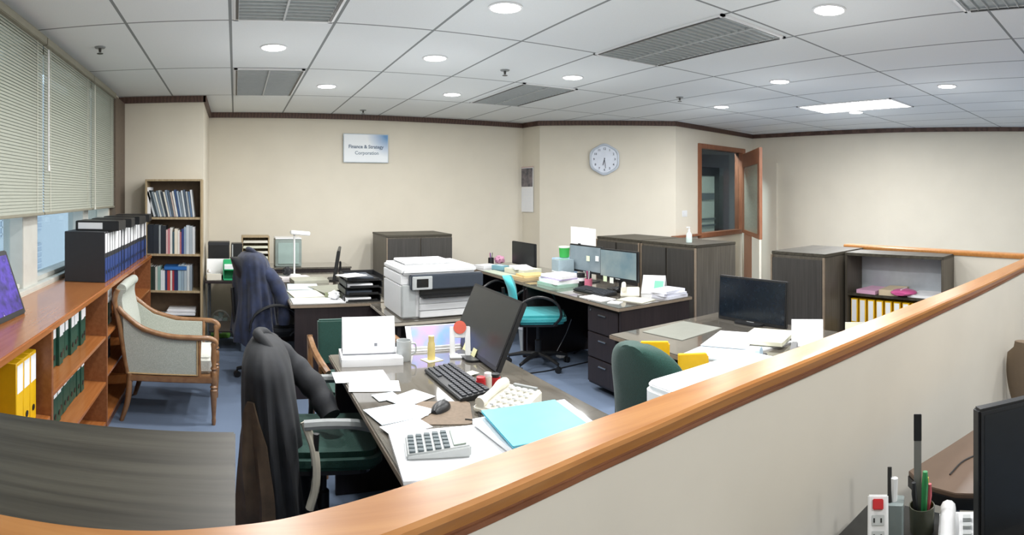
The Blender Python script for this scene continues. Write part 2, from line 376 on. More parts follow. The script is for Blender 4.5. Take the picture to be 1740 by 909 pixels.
# ------------------------------------------------------------------ ceiling fixtures
lamps = [((465, 80), 'above the desk with the printer side, left of the row'), ((555, 146), ''), ((739, 98), ''), ((768, 160), ''), ((859, 12), ''), ((973, 131), ''), ((1226, 181), ''), ((1325, 138), ''), ((1409, 16), ''), ((1609, 146), '')]
lamp_lab = ['round ceiling downlight between the two leftmost grey grilles', 'small round downlight right of the far left grey grille',
            'round ceiling downlight in the middle of the ceiling left of the small sprinkler', 'small round downlight just left of the middle grey grille',
            'large round downlight at the top edge left of the big grey grille', 'round ceiling downlight between the middle grille and the big grille',
            'small round downlight near the cornice above the inner window', 'round ceiling downlight above the left end of the lit grille',
            'large round downlight at the top edge right of the big grey grille', 'round ceiling downlight right of the lit ceiling grille']
M_lamp = emis('lamp_glow', 'ffffff', 14)
dl = None
lamp_xy = []
for i, (pp, _) in enumerate(lamps): lamp_xy.append((P(pp[0], pp[1], CEIL), lamp_lab[i]))
for i, (x, y) in enumerate([(.15, 2.5), (1.4, 1.3), (2.9, -.5), (.9, -.9), (2.0, -1.1), (4.3, -.4), (6.3, 3.4), (6.5, .8)]):  # unseen downlights added overhead, some to brighten the partition's outer face
    lamp_xy.append((Vector((x, y, CEIL)), 'added round ceiling downlight out of view overhead'))
LAMPW = 20
for i, (p, lb) in enumerate(lamp_xy):
    if dl is None:
        dl = thing('ceiling_downlight', lb, 'ceiling light', (p.x, p.y, CEIL), 0, 'round ceiling downlights')
        part('trim_ring', MB().lathe([(.082, 0), (.095, -.001), (.095, -.006), (.085, -.009), (.080, -.006)], n=32), M_white, dl, smooth=True)
        part('diffuser', MB().lathe([(.0, -.003), (.081, -.003), (.081, -.008), (.0, -.010)], n=32), M_lamp, dl)
        cur = dl
    else: cur = copy_tree(dl, None, lb); cur.location = (p.x, p.y, CEIL)
    ld = bpy.data.lights.new('downlight_beam', 'AREA'); ld.shape = 'DISK'; ld.size = .15; ld.energy = LAMPW; ld.color = (1, .99, .975)
    lo = bpy.data.objects.new('downlight_beam', ld); col.objects.link(lo); lo.location = (p.x, p.y, CEIL - .014)
    ld = bpy.data.lights.new('ceiling_fill', 'POINT'); ld.shadow_soft_size = .16; ld.energy = 4.5; ld.color = (.97, .99, 1)  # unseen point light added under each fixture to brighten the ceiling
    lo = bpy.data.objects.new('ceiling_fill', ld); col.objects.link(lo); lo.location = (p.x, p.y, CEIL - .7)
def grille(label, x0, x1, y0, y1, lit=False, cross=False):
    cx, cy = (x0 + x1) / 2, (y0 + y1) / 2; w, d = (x1 - x0) / 2, (y1 - y0) / 2
    t = thing('louvre_light' if lit else 'ceiling_grille', label, 'ceiling light' if lit else 'ceiling grille', (cx, cy, CEIL), 0, None if lit else 'grey louvred ceiling units')
    f = MB(); f.box(-w, w, -d, -d + .02, -.012, 0).box(-w, w, d - .02, d, -.012, 0).box(-w, -w + .03, -d, d, -.012, 0).box(w - .03, w, -d, d, -.012, 0); part('frame', f, M_white if not lit else M_white, t, bevel=.002)
    part('backing', MB().box(-w + .03, w - .03, -d + .02, d - .02, -.004, -.001), emis('tube_glow', 'ffffff', 7) if lit else mat('reflector', 'a3abab', .35, metal=.3), t)
    s = MB(); n = 22
    for k in range(n):
        y = -d + .03 + (2 * d - .06) * k / (n - 1); s.box(-w + .03, w - .03, y - .002, y + .002, -.014, -.004)
    s.box(-.006, .006, -d + .02, d - .02, -.016, -.004)
    part('louvre', s, M_lgrey if not lit else M_white, t)
    if not lit:
        for sx in (-1, 1): part('air_slot', MB().box(sx * (w - .02) - .008, sx * (w - .02) + .008, -d + .04, d - .04, -.015, -.010), M_black, t)
    return t
def cell(i, j, n=1): return TX0 + TA * i, TX0 + TA * (i + n), TY0 + TB * j, TY0 + TB * (j + 1)
x0, x1, y0, y1 = cell(0, 1); grille('grey louvred unit in the ceiling nearest the cream pier', x0 + .02, x1 - .02, y0 + .01, y1 - .02)
x0, x1, y0, y1 = cell(0, -1); grille('grey louvred unit cut off by the top edge above the bookcase side', x0 + .02, x1 - .02, y0, y1 - .02)
pz = [P(864, 147, CEIL), P(790, 179, CEIL), P(868, 186, CEIL), P(948, 158, CEIL)]
grille('grey louvred unit in the middle of the ceiling over the wall calendar', 2.52, 3.12, 4.62, 5.86)
grille('large grey louvred unit in the ceiling above the clock wall', 2.43, 3.05, 2.16, 3.40)
lit_c = P(1450, 180, CEIL)
grille('brightly lit louvred ceiling light near the right cornice', lit_c.x - .32, lit_c.x + .32, lit_c.y - .62, lit_c.y + .58, lit=True)
pz = P(1640, 19, CEIL); grille('grey louvred unit in the top right corner of the ceiling', pz.x - .62, pz.x, pz.y - 1.24, pz.y)
ld = bpy.data.lights.new('tube_beam', 'AREA'); ld.shape = 'RECTANGLE'; ld.size = .5; ld.size_y = 1.1; ld.energy = 40
lo = bpy.data.objects.new('tube_beam', ld); col.objects.link(lo); lo.location = (lit_c.x, lit_c.y, CEIL - .03)
spk = None
for (px, py), lb in (((170, 80), 'small ceiling sprinkler near the blinds'), ((858, 119), 'small ceiling sprinkler left of the middle grey grille'), ((1155, 165), 'small ceiling sprinkler above the clock wall'), ((617, 187), 'small ceiling sprinkler close to the back wall above the blue sign')):
    p = P(px, py, CEIL)
    if spk is None:
        spk = thing('ceiling_sprinkler', lb, 'sprinkler', p, 0, 'ceiling sprinklers')
        part('escutcheon', MB().lathe([(0, 0), (.04, 0), (.035, -.008), (.0, -.010)]), M_grey, spk, smooth=True)
        part('nozzle', MB().lathe([(.0, -.005), (.011, -.008), (.009, -.035), (.0, -.036)]).lathe([(.0, -.044), (.022, -.044), (.022, -.047), (0, -.048)]), plain('4b4b48', .4, metal=.5), spk)
    else: c = copy_tree(spk, None, lb); c.location = p

# ------------------------------------------------------------------ blinds
def blind(label, y0, y1):
    t = thing('window_blind', label, 'blind', (XW + .04, y0, 1.47), 0, 'horizontal slat blinds on the window wall'); L_ = y1 - y0
    part('headrail', MB().box(-.03, .03, 0, L_, 1.06, 1.11), plain('8b8878', .5), t, bevel=.004)
    s = MB(); n = 58
    for k in range(n):
        z = .03 + 1.03 * k / (n - 1)
        s.add([(-.006, .005, z + .012), (-.006, L_ - .005, z + .012), (.001, L_ - .005, z + .003), (.001, .005, z + .003), (.005, L_ - .005, z - .012), (.005, .005, z - .012)], [(0, 1, 2, 3), (3, 2, 4, 5)])
    part('slats', s, M_blind, t)
    part('bottom_rail', MB().box(-.012, .012, 0, L_, 0, .018), plain('8f8c7c', .5), t, bevel=.003)
    for q in (.12, L_ - .12): part('ladder_cord', MB().box(.009, .0105, q - .002, q + .002, .01, 1.06), plain('d8d6c8', .6), t)
    return t
blind('grey-green slat blind at the left picture edge', 1.35, 3.40)
blind('grey-green slat blind between the white wand and the thin cord', 3.41, 4.60)
blind('grey-green slat blind next to the dark corner strip', 4.61, 5.5)
t = thing('blind_wand', 'long white tilt wand hanging at the gap between two blinds', 'blind wand', (XW + .075, 3.41, 0)); part('rod', MB().tube([(0, 0, 2.5), (0, 0, 1.78)], .006, 8), M_white, t, smooth=True); part('tip', MB().lathe([(0, 1.74), (.01, 1.745), (.008, 1.78), (0, 1.785)], n=10), M_white, t)
solo('blind_pull', MB().tube([(0, 0, 2.5), (0.002, 0, 1.52)], .003, 6).lathe([(0, 1.47), (.009, 1.475), (.004, 1.52), (0, 1.52)], n=8), plain('d5d3c6', .6), 'thin pull cord hanging between the second and third blinds', 'blind cord', (XW + .07, 4.63, 0))

# ------------------------------------------------------------------ building outside
bd = thing('neighbouring_building', 'grey building with barred windows seen below the blinds', 'building', (-7.5, 4, 0))
part('wall', MB().box(-.3, 0, -4, 22, -4, 6), plain('c3cacf', .8), bd)
for k in range(7):
    for zz in (-1.6, .2, 2.4):
        y = -3 + k * 3.1
        f = part('window', MB().box(0, .06, y, y + 1.7, zz, zz + 1.3), plain('a3aebb', .3), bd)
        g = MB()
        for q in range(6): g.box(.06, .09, y + .02, y + 1.68, zz + .08 + q * .22, zz + .12 + q * .22)
        g.box(.06, .09, y + .82, y + .88, zz, zz + 1.3); o = link('window_bars', g, plain('c9d0d6', .5)); o.parent = f

# ------------------------------------------------------------------ low orange bookshelf under the window
CT = 1.0; CXF, CXB = -.84, XW + .002
cr = thing('low_bookshelf', 'long low orange-brown bookshelf running under the window', 'bookshelf', (0, 0, 0))
part('top', MB().box(CXB, CXF + .012, 1.24, 5.685, CT - .035, CT), M_cred, cr, bevel=.006)
divs = [1.35, 2.56, 3.72, 4.75, 5.66]
for y in divs: part('divider', MB().box(CXB + .02, CXF, y - .015, y + .015, .06, CT - .035), M_credin, cr, bevel=.002)
part('back', MB().box(CXB, CXB + .015, 1.35, 5.66, .06, CT - .035), M_credin, cr)
part('plinth', MB().box(CXB + .02, CXF - .03, 1.36, 5.65, 0, .06), M_bead, cr)
shz = [(.1, .57), (.1, .3635, .665), (.1, .40, .665), (.1, .40, .665)]
for i, zs in enumerate(shz):
    for z in zs: part('shelf', MB().box(CXB + .015, CXF - .005, divs[i] + .015, divs[i + 1] - .015, z - .02, z), M_cred, cr, bevel=.002)

# ------------------------------------------------------------------ lever arch files
def binder_proto(name, body_m, label_m, low_m, loc, label, group, w=.072, d=.285, h=.315):
    t = thing(name, label, 'binder', loc, 0, group)
    part('cover', MB().box(-d, 0, -w / 2, w / 2, 0, h), body_m, t, bevel=.003, seg=1)
    if low_m: part('lower_spine', MB().box(0, .0015, -w / 2 + .003, w / 2 - .003, .004, h * .48), low_m, t)
    part('spine_label', MB().box(0, .002, -w / 2 + .008, w / 2 - .008, h * .58, h - .014), label_m, t)
    ring = MB().loft([[(.0005 + x, .014 * math.cos(a), h * .2 + .014 * math.sin(a)) for a in [2 * PI * k / 14 for k in range(14)]] for x in (0, .003)])
    part('finger_hole', ring, M_black, t)
    return t
g = 'blue-spined files standing on the low bookshelf'
b0 = None; y = 3.80; n = 24
for k in range(n):
    if k == 0:
        b0 = binder_proto('lever_arch_file', M_blackb, M_paper, M_blueb, (-.875, y + .037, CT), 'black sided blue-spined file at the near end of the row on the low bookshelf', g, h=.345)
    else:
        c = copy_tree(b0, None, 'blue-spined file, %s from the near end of the row on the bookshelf top' % ORD[k]); c.location = (-.875 + rnd.uniform(-.008, .006), y + .037 + k * .0742, CT)
# files lying on the row
fl0 = None
for k, (yy, xx, zz, rz, lb) in enumerate(((3.90, -.955, 0, 0, 'black file lying on the standing files, nearest of the flat ones'), (4.30, -.94, .0, 4, 'black file with a white label lying second on the standing files'), (4.74, -.95, .0, -3, 'black file lying third along the top of the standing files'), (5.2, -.94, 0, 3, 'black file lying farthest along the top of the standing files'))):
    if fl0 is None:
        fl0 = thing('lying_file', lb, 'binder', (xx, yy, CT + .346), R(rz - 90), 'black files lying on the blue-spined row')
        part('cover', MB().box(-.26, 0, -.155, .155, 0, .068), M_black, fl0, bevel=.004)
        part('spine_label', MB().box(0, .002, -.135, .04, .012, .056), M_paper, fl0)
    else: c = copy_tree(fl0, None, lb); c.location = (xx, yy, CT + .346); c.rotation_euler.z = R(rz - 90)
# green files inside the bookshelf
gb = None
for row, (zz, cnt, y0) in enumerate(((.666, 13, 2.66), (.3645, 13, 2.62))):
    for k in range(cnt):
        lb = 'dark green file, %s from the near end of the %s row inside the low bookshelf' % (ORD[k], ('upper', 'lower')[row])
        if gb is None: gb = binder_proto('green_file', M_dgreen, M_paper, None, (-.95, y0, zz), lb, 'dark green files in the low bookshelf', w=.07, d=.24, h=.27)
        else:
            c = copy_tree(gb, None, lb); c.location = (-.95 + rnd.uniform(-.01, .01), y0 + k * .073, zz)
yb = None
for k in range(3):
    lb = 'bright yellow file, %s from the far end of the left shelf bay' % ORD[k]
    if yb is None: yb = binder_proto('yellow_file', M_yellow, M_paper, None, (-.90, 2.46, .571), lb, 'bright yellow files in the low bookshelf', w=.08, d=.26, h=.315)
    else: c = copy_tree(yb, None, lb); c.location = (-.90, 2.46 - k * .083, .571)
for k, (m, nm, yy) in enumerate(((M_paper, 'white', 3.86), (M_blueb, 'blue', 3.94), (M_dgreen, 'green', 4.02), (M_cream, 'cream', 4.10))):
    binder_proto(nm + '_file', m, M_paper if nm != 'white' else M_lgrey, None, (-.90, yy, .666), nm + ' file on the upper shelf of the bookshelf bay behind the armchair', None, w=.07, d=.26, h=.28)
for k, (yy) in enumerate((3.95, 4.05, 4.14)):
    binder_proto('black_file', M_blackb, M_paper, None, (-.92, yy, .402), 'black file, %s from the near side in the bay behind the armchair' % ORD[k], 'black files behind the armchair', w=.07, d=.25, h=.24)

# picture screen at the left edge
sc_ = thing('digital_photo_frame', 'black-framed screen with a purple and white picture on the low bookshelf', 'photo frame', (-1.03, 2.72, CT), R(-3))
tilt = Matrix.Rotation(R(-20), 4, 'Y')
mb = MB(); mb.M = tilt; mb.box(-.025, 0, -.55, 0, .004, .335); part('frame', mb, M_black, sc_, bevel=.006)
def purple():
    m = mat('purple_picture', '2c1f73', .3, 'noise', 14, c2='12123c', emit=0)
    nt = m.node_tree; r = [n for n in nt.nodes if n.type == 'VALTORGB'][0]; el = r.color_ramp.elements.new(.56); el.color = lin('4a35a0'); el = r.color_ramp.elements.new(.74); el.color = lin('e8def5')
    b = nt.nodes['Principled BSDF']; nt.links.new(r.outputs['Color'], b.inputs['Emission Color']); b.inputs['Emission Strength'].default_value = .35
    return m
mb = MB(); mb.M = tilt; mb.box(0, .002, -.525, -.025, .03, .31); part('screen', mb, purple(), sc_)
part('stand', MB().box(-.10, -.03, -.33, -.2, 0, .012), M_black, sc_, bevel=.003)

# ------------------------------------------------------------------ tall bookcase
BX0, BX1, BY0, BY1, BT = -.90, -.33, 5.70, 5.96, 1.75
bc = thing('bookcase', 'tall narrow pale-wood bookcase against the cream pier', 'bookcase', (0, 0, 0))
part('side_panel', MB().box(BX0, BX0 + .018, BY0, BY1, 0, BT), M_bcase, bc, bevel=.002); part('side_panel', MB().box(BX1 - .018, BX1, BY0, BY1, 0, BT), M_bcase, bc, bevel=.002)
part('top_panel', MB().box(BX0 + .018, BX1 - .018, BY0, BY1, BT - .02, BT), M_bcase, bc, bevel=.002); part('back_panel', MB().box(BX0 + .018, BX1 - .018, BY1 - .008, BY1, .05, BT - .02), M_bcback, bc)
SZ = [1.37, 1.005, .64, .33, .06]
for z in SZ: part('shelf', MB().box(BX0 + .018, BX1 - .018, BY0 + .005, BY1 - .008, z - .022, z), M_bcase, bc, bevel=.002)
def book(lb, m, x, z, w, h, d, lean=0, yoff=0, nm='book', grp=None):
    mb = MB(); mb.box(0, w, 0, .0025, 0, h); mb.box(0, .0025, .0025, d, 0, h); mb.box(w - .0025, w, .0025, d, 0, h)
    t = thing(nm, lb, 'book', (x, BY0 + .02 + yoff, z), 0, grp); t.rotation_euler = (0, R(-lean), 0)
    part('cover', mb, m, t); part('pages', MB().box(.0025, w - .0025, .0025, d - .004, .003, h - .004), M_paper, t)
cols1 = ['c9cdd0', '3c4a52', '8e9aa3', 'd9dbd6', '6e7d8c', 'b5bab9', '2e3944', 'dcd7cb', '8796a8', '51606e', 'b9a9a0', 'e0e0dc', '35507c', 'a5b4c4', '7b8894', 'ccd3d8', '49586a', 'a9aeb1', '5b7595', 'd4d8db']
cn = {'c9cdd0': 'pale grey', '3c4a52': 'dark slate', '8e9aa3': 'mid grey', 'd9dbd6': 'off-white', '6e7d8c': 'blue-grey', 'b5bab9': 'light grey', '2e3944': 'near-black', 'dcd7cb': 'cream', '8796a8': 'dusty blue', '51606e': 'slate', 'b9a9a0': 'pinkish grey', 'e0e0dc': 'white', '35507c': 'navy blue', 'a5b4c4': 'pale blue', '7b8894': 'steel grey', 'ccd3d8': 'silver', '49586a': 'dark blue-grey', 'a9aeb1': 'grey', '5b7595': 'mid blue', 'd4d8db': 'pale silver'}
x = BX0 + .085
for k, c in enumerate(cols1):
    w = .017 if k else .02
    book('%s journal leaning left, %s from the left on the bookcase top shelf' % (cn[c], ORD[k]), plain(c, .5), x, SZ[0] + .003, w, .262 + .012 * math.sin(k * 1.7), .19, lean=max(0, 16 - k * .5), grp='leaning journals on the top shelf', nm='journal')
    x += w + .0035
book('white box file at the left end of the bookcase top shelf', M_paper, BX0 + .02, SZ[0], .032, .3, .2, nm='box_file')
sh2 = [('1d2530', .055, .29, 'black'), ('222a33', .055, .29, 'black'), ('9ba3a5', .018, .285, 'grey'), ('1f262e', .05, .28, 'black'), ('d9b7b4', .02, .24, 'pale pink'), ('c77a82', .016, .25, 'rose'), ('e4e3dc', .022, .26, 'white'), ('3f5a62', .018, .22, 'teal'), ('e9e2cf', .03, .25, 'cream'), ('e9e6df', .02, .235, 'off-white'), ('b36a70', .014, .22, 'red'), ('2d3d7a', .022, .25, 'navy blue'), ('8fa3b5', .02, .27, 'pale blue'), ('c4cdd4', .03, .285, 'silver'), ('a3adb5', .03, .28, 'grey-blue'), ('d5d8da', .022, .27, 'pale grey')]
x = BX0 + .022
for k, (c, w, h, nm) in enumerate(sh2): book('%s book, %s from the left on the second shelf of the bookcase' % (nm, ORD[k]), plain(c, .5), x, SZ[1], w, h, .19, grp='books on the second shelf'); x += w + .0022
sh3 = [('d3c7a8', .022, .25, 'tan'), ('22382e', .028, .235, 'dark green'), ('26352f', .022, .235, 'dark green'), ('c8ccc4', .022, .23, 'grey-white'), ('86aaa3', .028, .235, 'pale teal'), ('dfe6ea', .042, .20, 'white'), ('2e3c66', .02, .20, 'navy'), ('b4403e', .028, .20, 'red'), ('e2ddd6', .018, .20, 'cream'), ('a83b45', .018, .20, 'crimson'), ('262f5a', .036, .20, 'dark blue'), ('9ab4c2', .03, .25, 'pale blue'), ('8fa5b4', .026, .26, 'blue-grey'), ('a9b8c0', .026, .25, 'silver-blue'), ('c5ccce', .025, .25, 'pale grey'), ('8b98a2', .022, .25, 'grey')]
x = BX0 + .022
for k, (c, w, h, nm) in enumerate(sh3): book('%s book, %s from the left on the third shelf of the bookcase' % (nm, ORD[k]), plain(c, .5), x, SZ[2], w, h, .19, grp='books on the third shelf'); x += w + .0022
bl = thing('atlas', 'bright blue book lying across the red and navy books on the third shelf', 'book', (BX0 + .19, BY0 + .015, SZ[2] + .203)); part('cover', MB().box(0, .225, 0, .0025, 0, .04).box(0, .225, 0, .18, 0, .003).box(0, .225, 0, .18, .037, .04), plain('2f6cb3', .4), bl); part('pages', MB().box(.003, .222, .0025, .178, .003, .037), M_paper, bl)
for k, (xx, zz, w, m) in enumerate(((.03, 0, .28, M_paper), (.05, .03, .26, M_paperb), (.2, .06, .3, M_paper), (.22, .09, .28, M_paper))):
    mb = MB(); mb.box(0, w, 0, .2, 0, .027)
    solo('paper_stack', mb, m, ['lowest white paper bundle on the fourth bookcase shelf', 'pale blue paper bundle lying second on the fourth bookcase shelf', 'white paper bundle lying third on the fourth bookcase shelf', 'topmost white paper bundle on the fourth bookcase shelf'][k], 'paper stack', (BX0 + xx, BY0 + .01 + .004 * k, SZ[3] + zz + .001), 0, 'paper bundles on the fourth shelf', bevel=.004)

# ------------------------------------------------------------------ cabinets
def cabinet(label, x0, x1, y0, y1, h, front, doors=2, group=None, handles=True):
    "front: '-x' or '-y'"
    t = thing('storage_cabinet', label, 'cabinet', (0, 0, 0), 0, group)
    part('body', MB().box(x0, x1, y0, y1, .03, h - .025), M_cab, t, bevel=.002)
    part('top', MB().box(x0 - .005, x1, y0 - .005, y1 + .0, h - .025, h), M_cabt, t, bevel=.003)
    part('plinth', MB().box(x0 + .02, x1 - .02, y0 + .02, y1 - .02, 0, .03), M_black, t)
    for yy in ((y0, y1 - .014) if front == '-x' else ()): part('edge_strip', MB().box(x0 - .019, x0 - .001, yy, yy + .014, .03, h - .03), M_edge, t)
    if front == '-y': part('edge_strip', MB().box(x0, x0 + .01, y0 - .019, y0 - .001, .03, h - .03), M_edge, t)
    for k in range(doors):
        if front == '-x':
            a, b = y0 + (y1 - y0) * k / doors, y0 + (y1 - y0) * (k + 1) / doors
            d = part('door', MB().box(x0 - .018, x0 - .001, a + .018, b - .018 if k == doors - 1 else b - .004, .05, h - .05), M_cabd, t, bevel=.002)
            hy = b - .03 if k % 2 == 0 else a + .03
            o = link('handle', MB().box(x0 - .030, x0 - .018, hy - .006, hy + .006, h * .5, h * .5 + .12), M_metal, bevel=.002); o.parent = d
        else:
            a, b = x0 + (x1 - x0) * k / doors, x0 + (x1 - x0) * (k + 1) / doors
            d = part('door', MB().box(a + .012, b - .004, y0 - .018, y0 - .001, .05, h - .04), M_cabd, t, bevel=.002)
            hx = b - .03 if k % 2 == 0 else a + .03
            o = link('handle', MB().box(hx - .006, hx + .006, y0 - .030, y0 - .018, h * .5, h * .5 + .12), M_metal, bevel=.002); o.parent = d
    return t
# the one in the left foreground stands against the partition
t = thing('storage_cabinet', 'dark wood-grain cabinet top in the left foreground behind the partition', 'cabinet')
part('body', MB().box(-1.2, -.004, .83, 1.19, .03, 1.07), M_cab, t, bevel=.002); part('top', MB().box(-1.21, 0, .812, 1.215, 1.075, 1.1), M_cabt, t, bevel=.003)
for k in range(2):
    d = part('door', MB().box(-1.19 + k * .595, -.60 + k * .59, 1.191, 1.208, .05, 1.06), M_cabd, t, bevel=.002); o = link('handle', MB().box(-.63 + k * .06, -.62 + k * .06, 1.208, 1.22, .5, .62), M_metal); o.parent = d
cabinet('low dark two-door cabinet against the back wall behind the printer', 1.72, 2.53, 6.42, 7.08, 1.125, '-y')
cabinet('dark two-door cabinet right of the twin-monitor desk carrying the pump bottle', 3.93, 4.5, 3.82, 4.62, 1.115, '-x')
cabinet('dark cabinet next along behind the two desk monitors', 3.93, 4.5, 4.65, 5.42, 1.115, '-x')
cabinet('dark tall cabinet right of the large black monitor', 3.93, 4.58, 2.40, 2.93, 1.12, '-x', doors=1)
# open shelf unit
os_ = thing('open_shelf_unit', 'dark open shelf unit with a pale back against the far partition', 'shelf unit')
ox0, ox1, oy0, oy1 = 4.20, 4.50, 1.50, 2.37
part('side_panel', MB().box(ox0, ox1 - .02, oy0, oy0 + .02, 0, 1.09), M_cab, os_, bevel=.002); part('side_panel', MB().box(ox0, ox1, oy1 - .02, oy1, 0, 1.09), M_cab, os_, bevel=.002)
part('top', MB().box(ox0 - .004, ox1 - .02, oy0, oy1, 1.09, 1.115), M_cabt, os_, bevel=.002)
part('back_panel', MB().box(ox1 - .035, ox1 - .028, oy0 + .02, oy1 - .02, .05, 1.09), plain('b4bac0', .5), os_)
for z in (.06, .42, .78): part('shelf', MB().box(ox0 + .005, ox1 - .035, oy0 + .02, oy1 - .02, z - .022, z), M_cabt, os_, bevel=.002)
yl = None
for k in range(9):
    lb = 'white and yellow spined file, %s from the far side in the open shelf unit' % ORD[k]
    if yl is None:
        yl = thing('white_file', lb, 'binder', (ox0 + .03, oy1 - .07, .421), 0, 'white and yellow files in the open shelf unit')
        part('cover', MB().box(0, .21, -.03, .03, 0, .31), M_yellow, yl, bevel=.003, seg=1); part('spine_label', MB().box(-.002, 0, -.022, .022, .12, .30), M_paper, yl)
    else: c = copy_tree(yl, None, lb); c.location = (ox0 + .03, oy1 - .07 - k * .078, .421)
def sheet(label, x, y, z, w, d, rot, t=.003, m=None, name='paper_sheet', cat='paper', grp=None):
    return solo(name, MB().box(-w / 2, w / 2, -d / 2, d / 2, 0, t), m or M_paper, label, cat, (x, y, z), R(rot), grp)
for k, (yy, w, t_, m, lb) in enumerate(((2.17, .26, .03, 'd8a9c4', 'pink and white paper bundle at the far end of the open shelf'), (1.98, .24, .045, 'c9b79a', 'tan paper bundle lying on the open shelf'), (1.70, .3, .02, 'e9eaec', 'white paper bundle at the near end of the open shelf'))):
    sheet(lb, ox0 + .13, yy, .781, .24, w * .7, rnd.uniform(-6, 6), t_, plain(m, .6), 'paper_bundle')
pk = thing('pink_pouch', 'shiny pink pouch hanging over the edge of the open shelf', 'pouch', (ox0 + .06, 1.86, .781))
rings = []
for k in range(9):
    a = k / 8; w = .1 * math.sin(PI * (a * .86 + .07)) ** .5; hh = .028 * math.sin(PI * (a * .86 + .07)) ** .5
    rings.append([(.09 - .19 * a, w * math.cos(q) * 1.1, .03 + hh * math.sin(q)) for q in [2 * PI * j / 14 for j in range(14)]])
part('body', MB().loft(rings), plain('c2588c', .25), pk, smooth=True); part('zip', MB().box(-.06, .06, -.004, .004, .054, .060), plain('e8e0e6', .4), pk)

# pump bottle
p = P(1172, 413, 1.115); t = thing('pump_bottle', 'small clear and white pump bottle on the dark cabinet', 'bottle', (4.10, 4.09, 1.116))
t.scale = (.85, .85, .85)
part('bottle_body', MB().lathe([(0, 0), (.035, 0), (.036, .02), (.034, .10), (.014, .125), (.013, .135), (0, .135)]), plain('cfe0dd', .15), t, smooth=True)
part('pump', MB().lathe([(0, .135), (.015, .135), (.015, .155), (.006, .157), (.006, .175), (0, .175)]).box(-.04, .01, -.007, .007, .172, .186), M_white, t, bevel=.001)

# ------------------------------------------------------------------ wall items
def wall_item(px, py, A_, D_, t): pass
sg = thing('wall_sign', 'pale blue and white sign with two lines of writing on the back wall', 'sign', (1.665, BACK + .045 - .012, 2.19), R(1.6))
part('board', MB().box(-.30, .30, -.012, 0, -.185, .185), plain('b9c4cc', .4), sg, bevel=.003)
def signmat():
    m = mat('sign_print', 'eaf0f4', .4, 'noise', 3, c2='dfeaf2'); nt = m.node_tree; N = nt.nodes; L = nt.links
    tc = N.new('ShaderNodeTexCoord'); mp = N.new('ShaderNodeMapping'); g = N.new('ShaderNodeTexGradient'); g.gradient_type = 'SPHERICAL'
    mp.inputs['Location'].default_value = (-1.02, 0, -.62); mp.inputs['Scale'].default_value = (3.4, 3.4, 3.4); L.new(tc.outputs['Object'], mp.inputs[0]); L.new(mp.outputs[0], g.inputs[0])
    r = N.new('ShaderNodeValToRGB'); r.color_ramp.elements[0].color = lin('e9eef2'); r.color_ramp.elements[1].color = lin('5d8fc0'); r.color_ramp.elements[1].position = .8; L.new(g.outputs['Fac'], r.inputs[0]); L.new(r.outputs[0], N['Principled BSDF'].inputs['Base Color'])
    return m
part('print', MB().box(-.29, .29, -.0135, -.012, -.175, .175), signmat(), sg)
tx = upright(text_mb('Finance & Strategy', .062, .001, bold=.0015)); tx.v = [v + Vector((0, -.0145, .018)) for v in tx.v]; part('lettering', tx, plain('5d6f86', .6), sg)
tx = upright(text_mb('Corporation', .062, .001, bold=.001)); tx.v = [v + Vector((.01, -.0145, -.062)) for v in tx.v]; part('lettering', tx, plain('7f91a0', .6), sg)
# clock
CA, CB = Vector(wallpts[2]), Vector(wallpts[3]); CD = (CB - CA).normalized()
cp, cr_ = on_wall(1027, CA, CD); cn_ = Vector((CD.y, -CD.x)); ang = math.atan2(CD.y, CD.x)
ck = thing('wall_clock', 'white rounded wall clock on the angled wall', 'clock', (cp.x + cn_.x * .005, cp.y + cn_.y * .005, EYE + 59 * cr_ / FPX), ang)
def oct_ring(r, y, n=48): return [(r * (1 + .035 * math.cos(6 * a + PI)) * math.cos(a), y, r * (1 + .035 * math.cos(6 * a + PI)) * math.sin(a)) for a in [2 * PI * k / n for k in range(n)]]
part('case', MB().loft([oct_ring(.19, 0), oct_ring(.215, -.012), oct_ring(.21, -.035), oct_ring(.19, -.04), oct_ring(.18, -.03)]), plain('c3ccd8', .3), ck, smooth=True)
part('dial', MB().loft([[(.182 * math.cos(2 * PI * k / 48), yy, .182 * math.sin(2 * PI * k / 48)) for k in range(48)] for yy in (-.028, -.031)]), plain('dfe6f2', .4), ck)
for h_ in range(12):
    a = R(90 - (h_ + 1) * 30); tx = upright(text_mb(str(h_ + 1), .042, .001, bold=.001)); tx.v = [v + Vector((.145 * math.cos(a), -.032, .145 * math.sin(a))) for v in tx.v]; part('numeral', tx, plain('3b4458', .5), ck)
def hand(nm, deg, ln, w):
    mb = MB(); mb.M = Matrix.Rotation(R(deg), 4, 'Y'); mb.box(-w, w, -.036, -.034, -.02, ln); part(nm, mb, plain('2c3040', .4), ck)
hand('hour_hand', 195, .085, .005); hand('minute_hand', 172, .125, .0035)
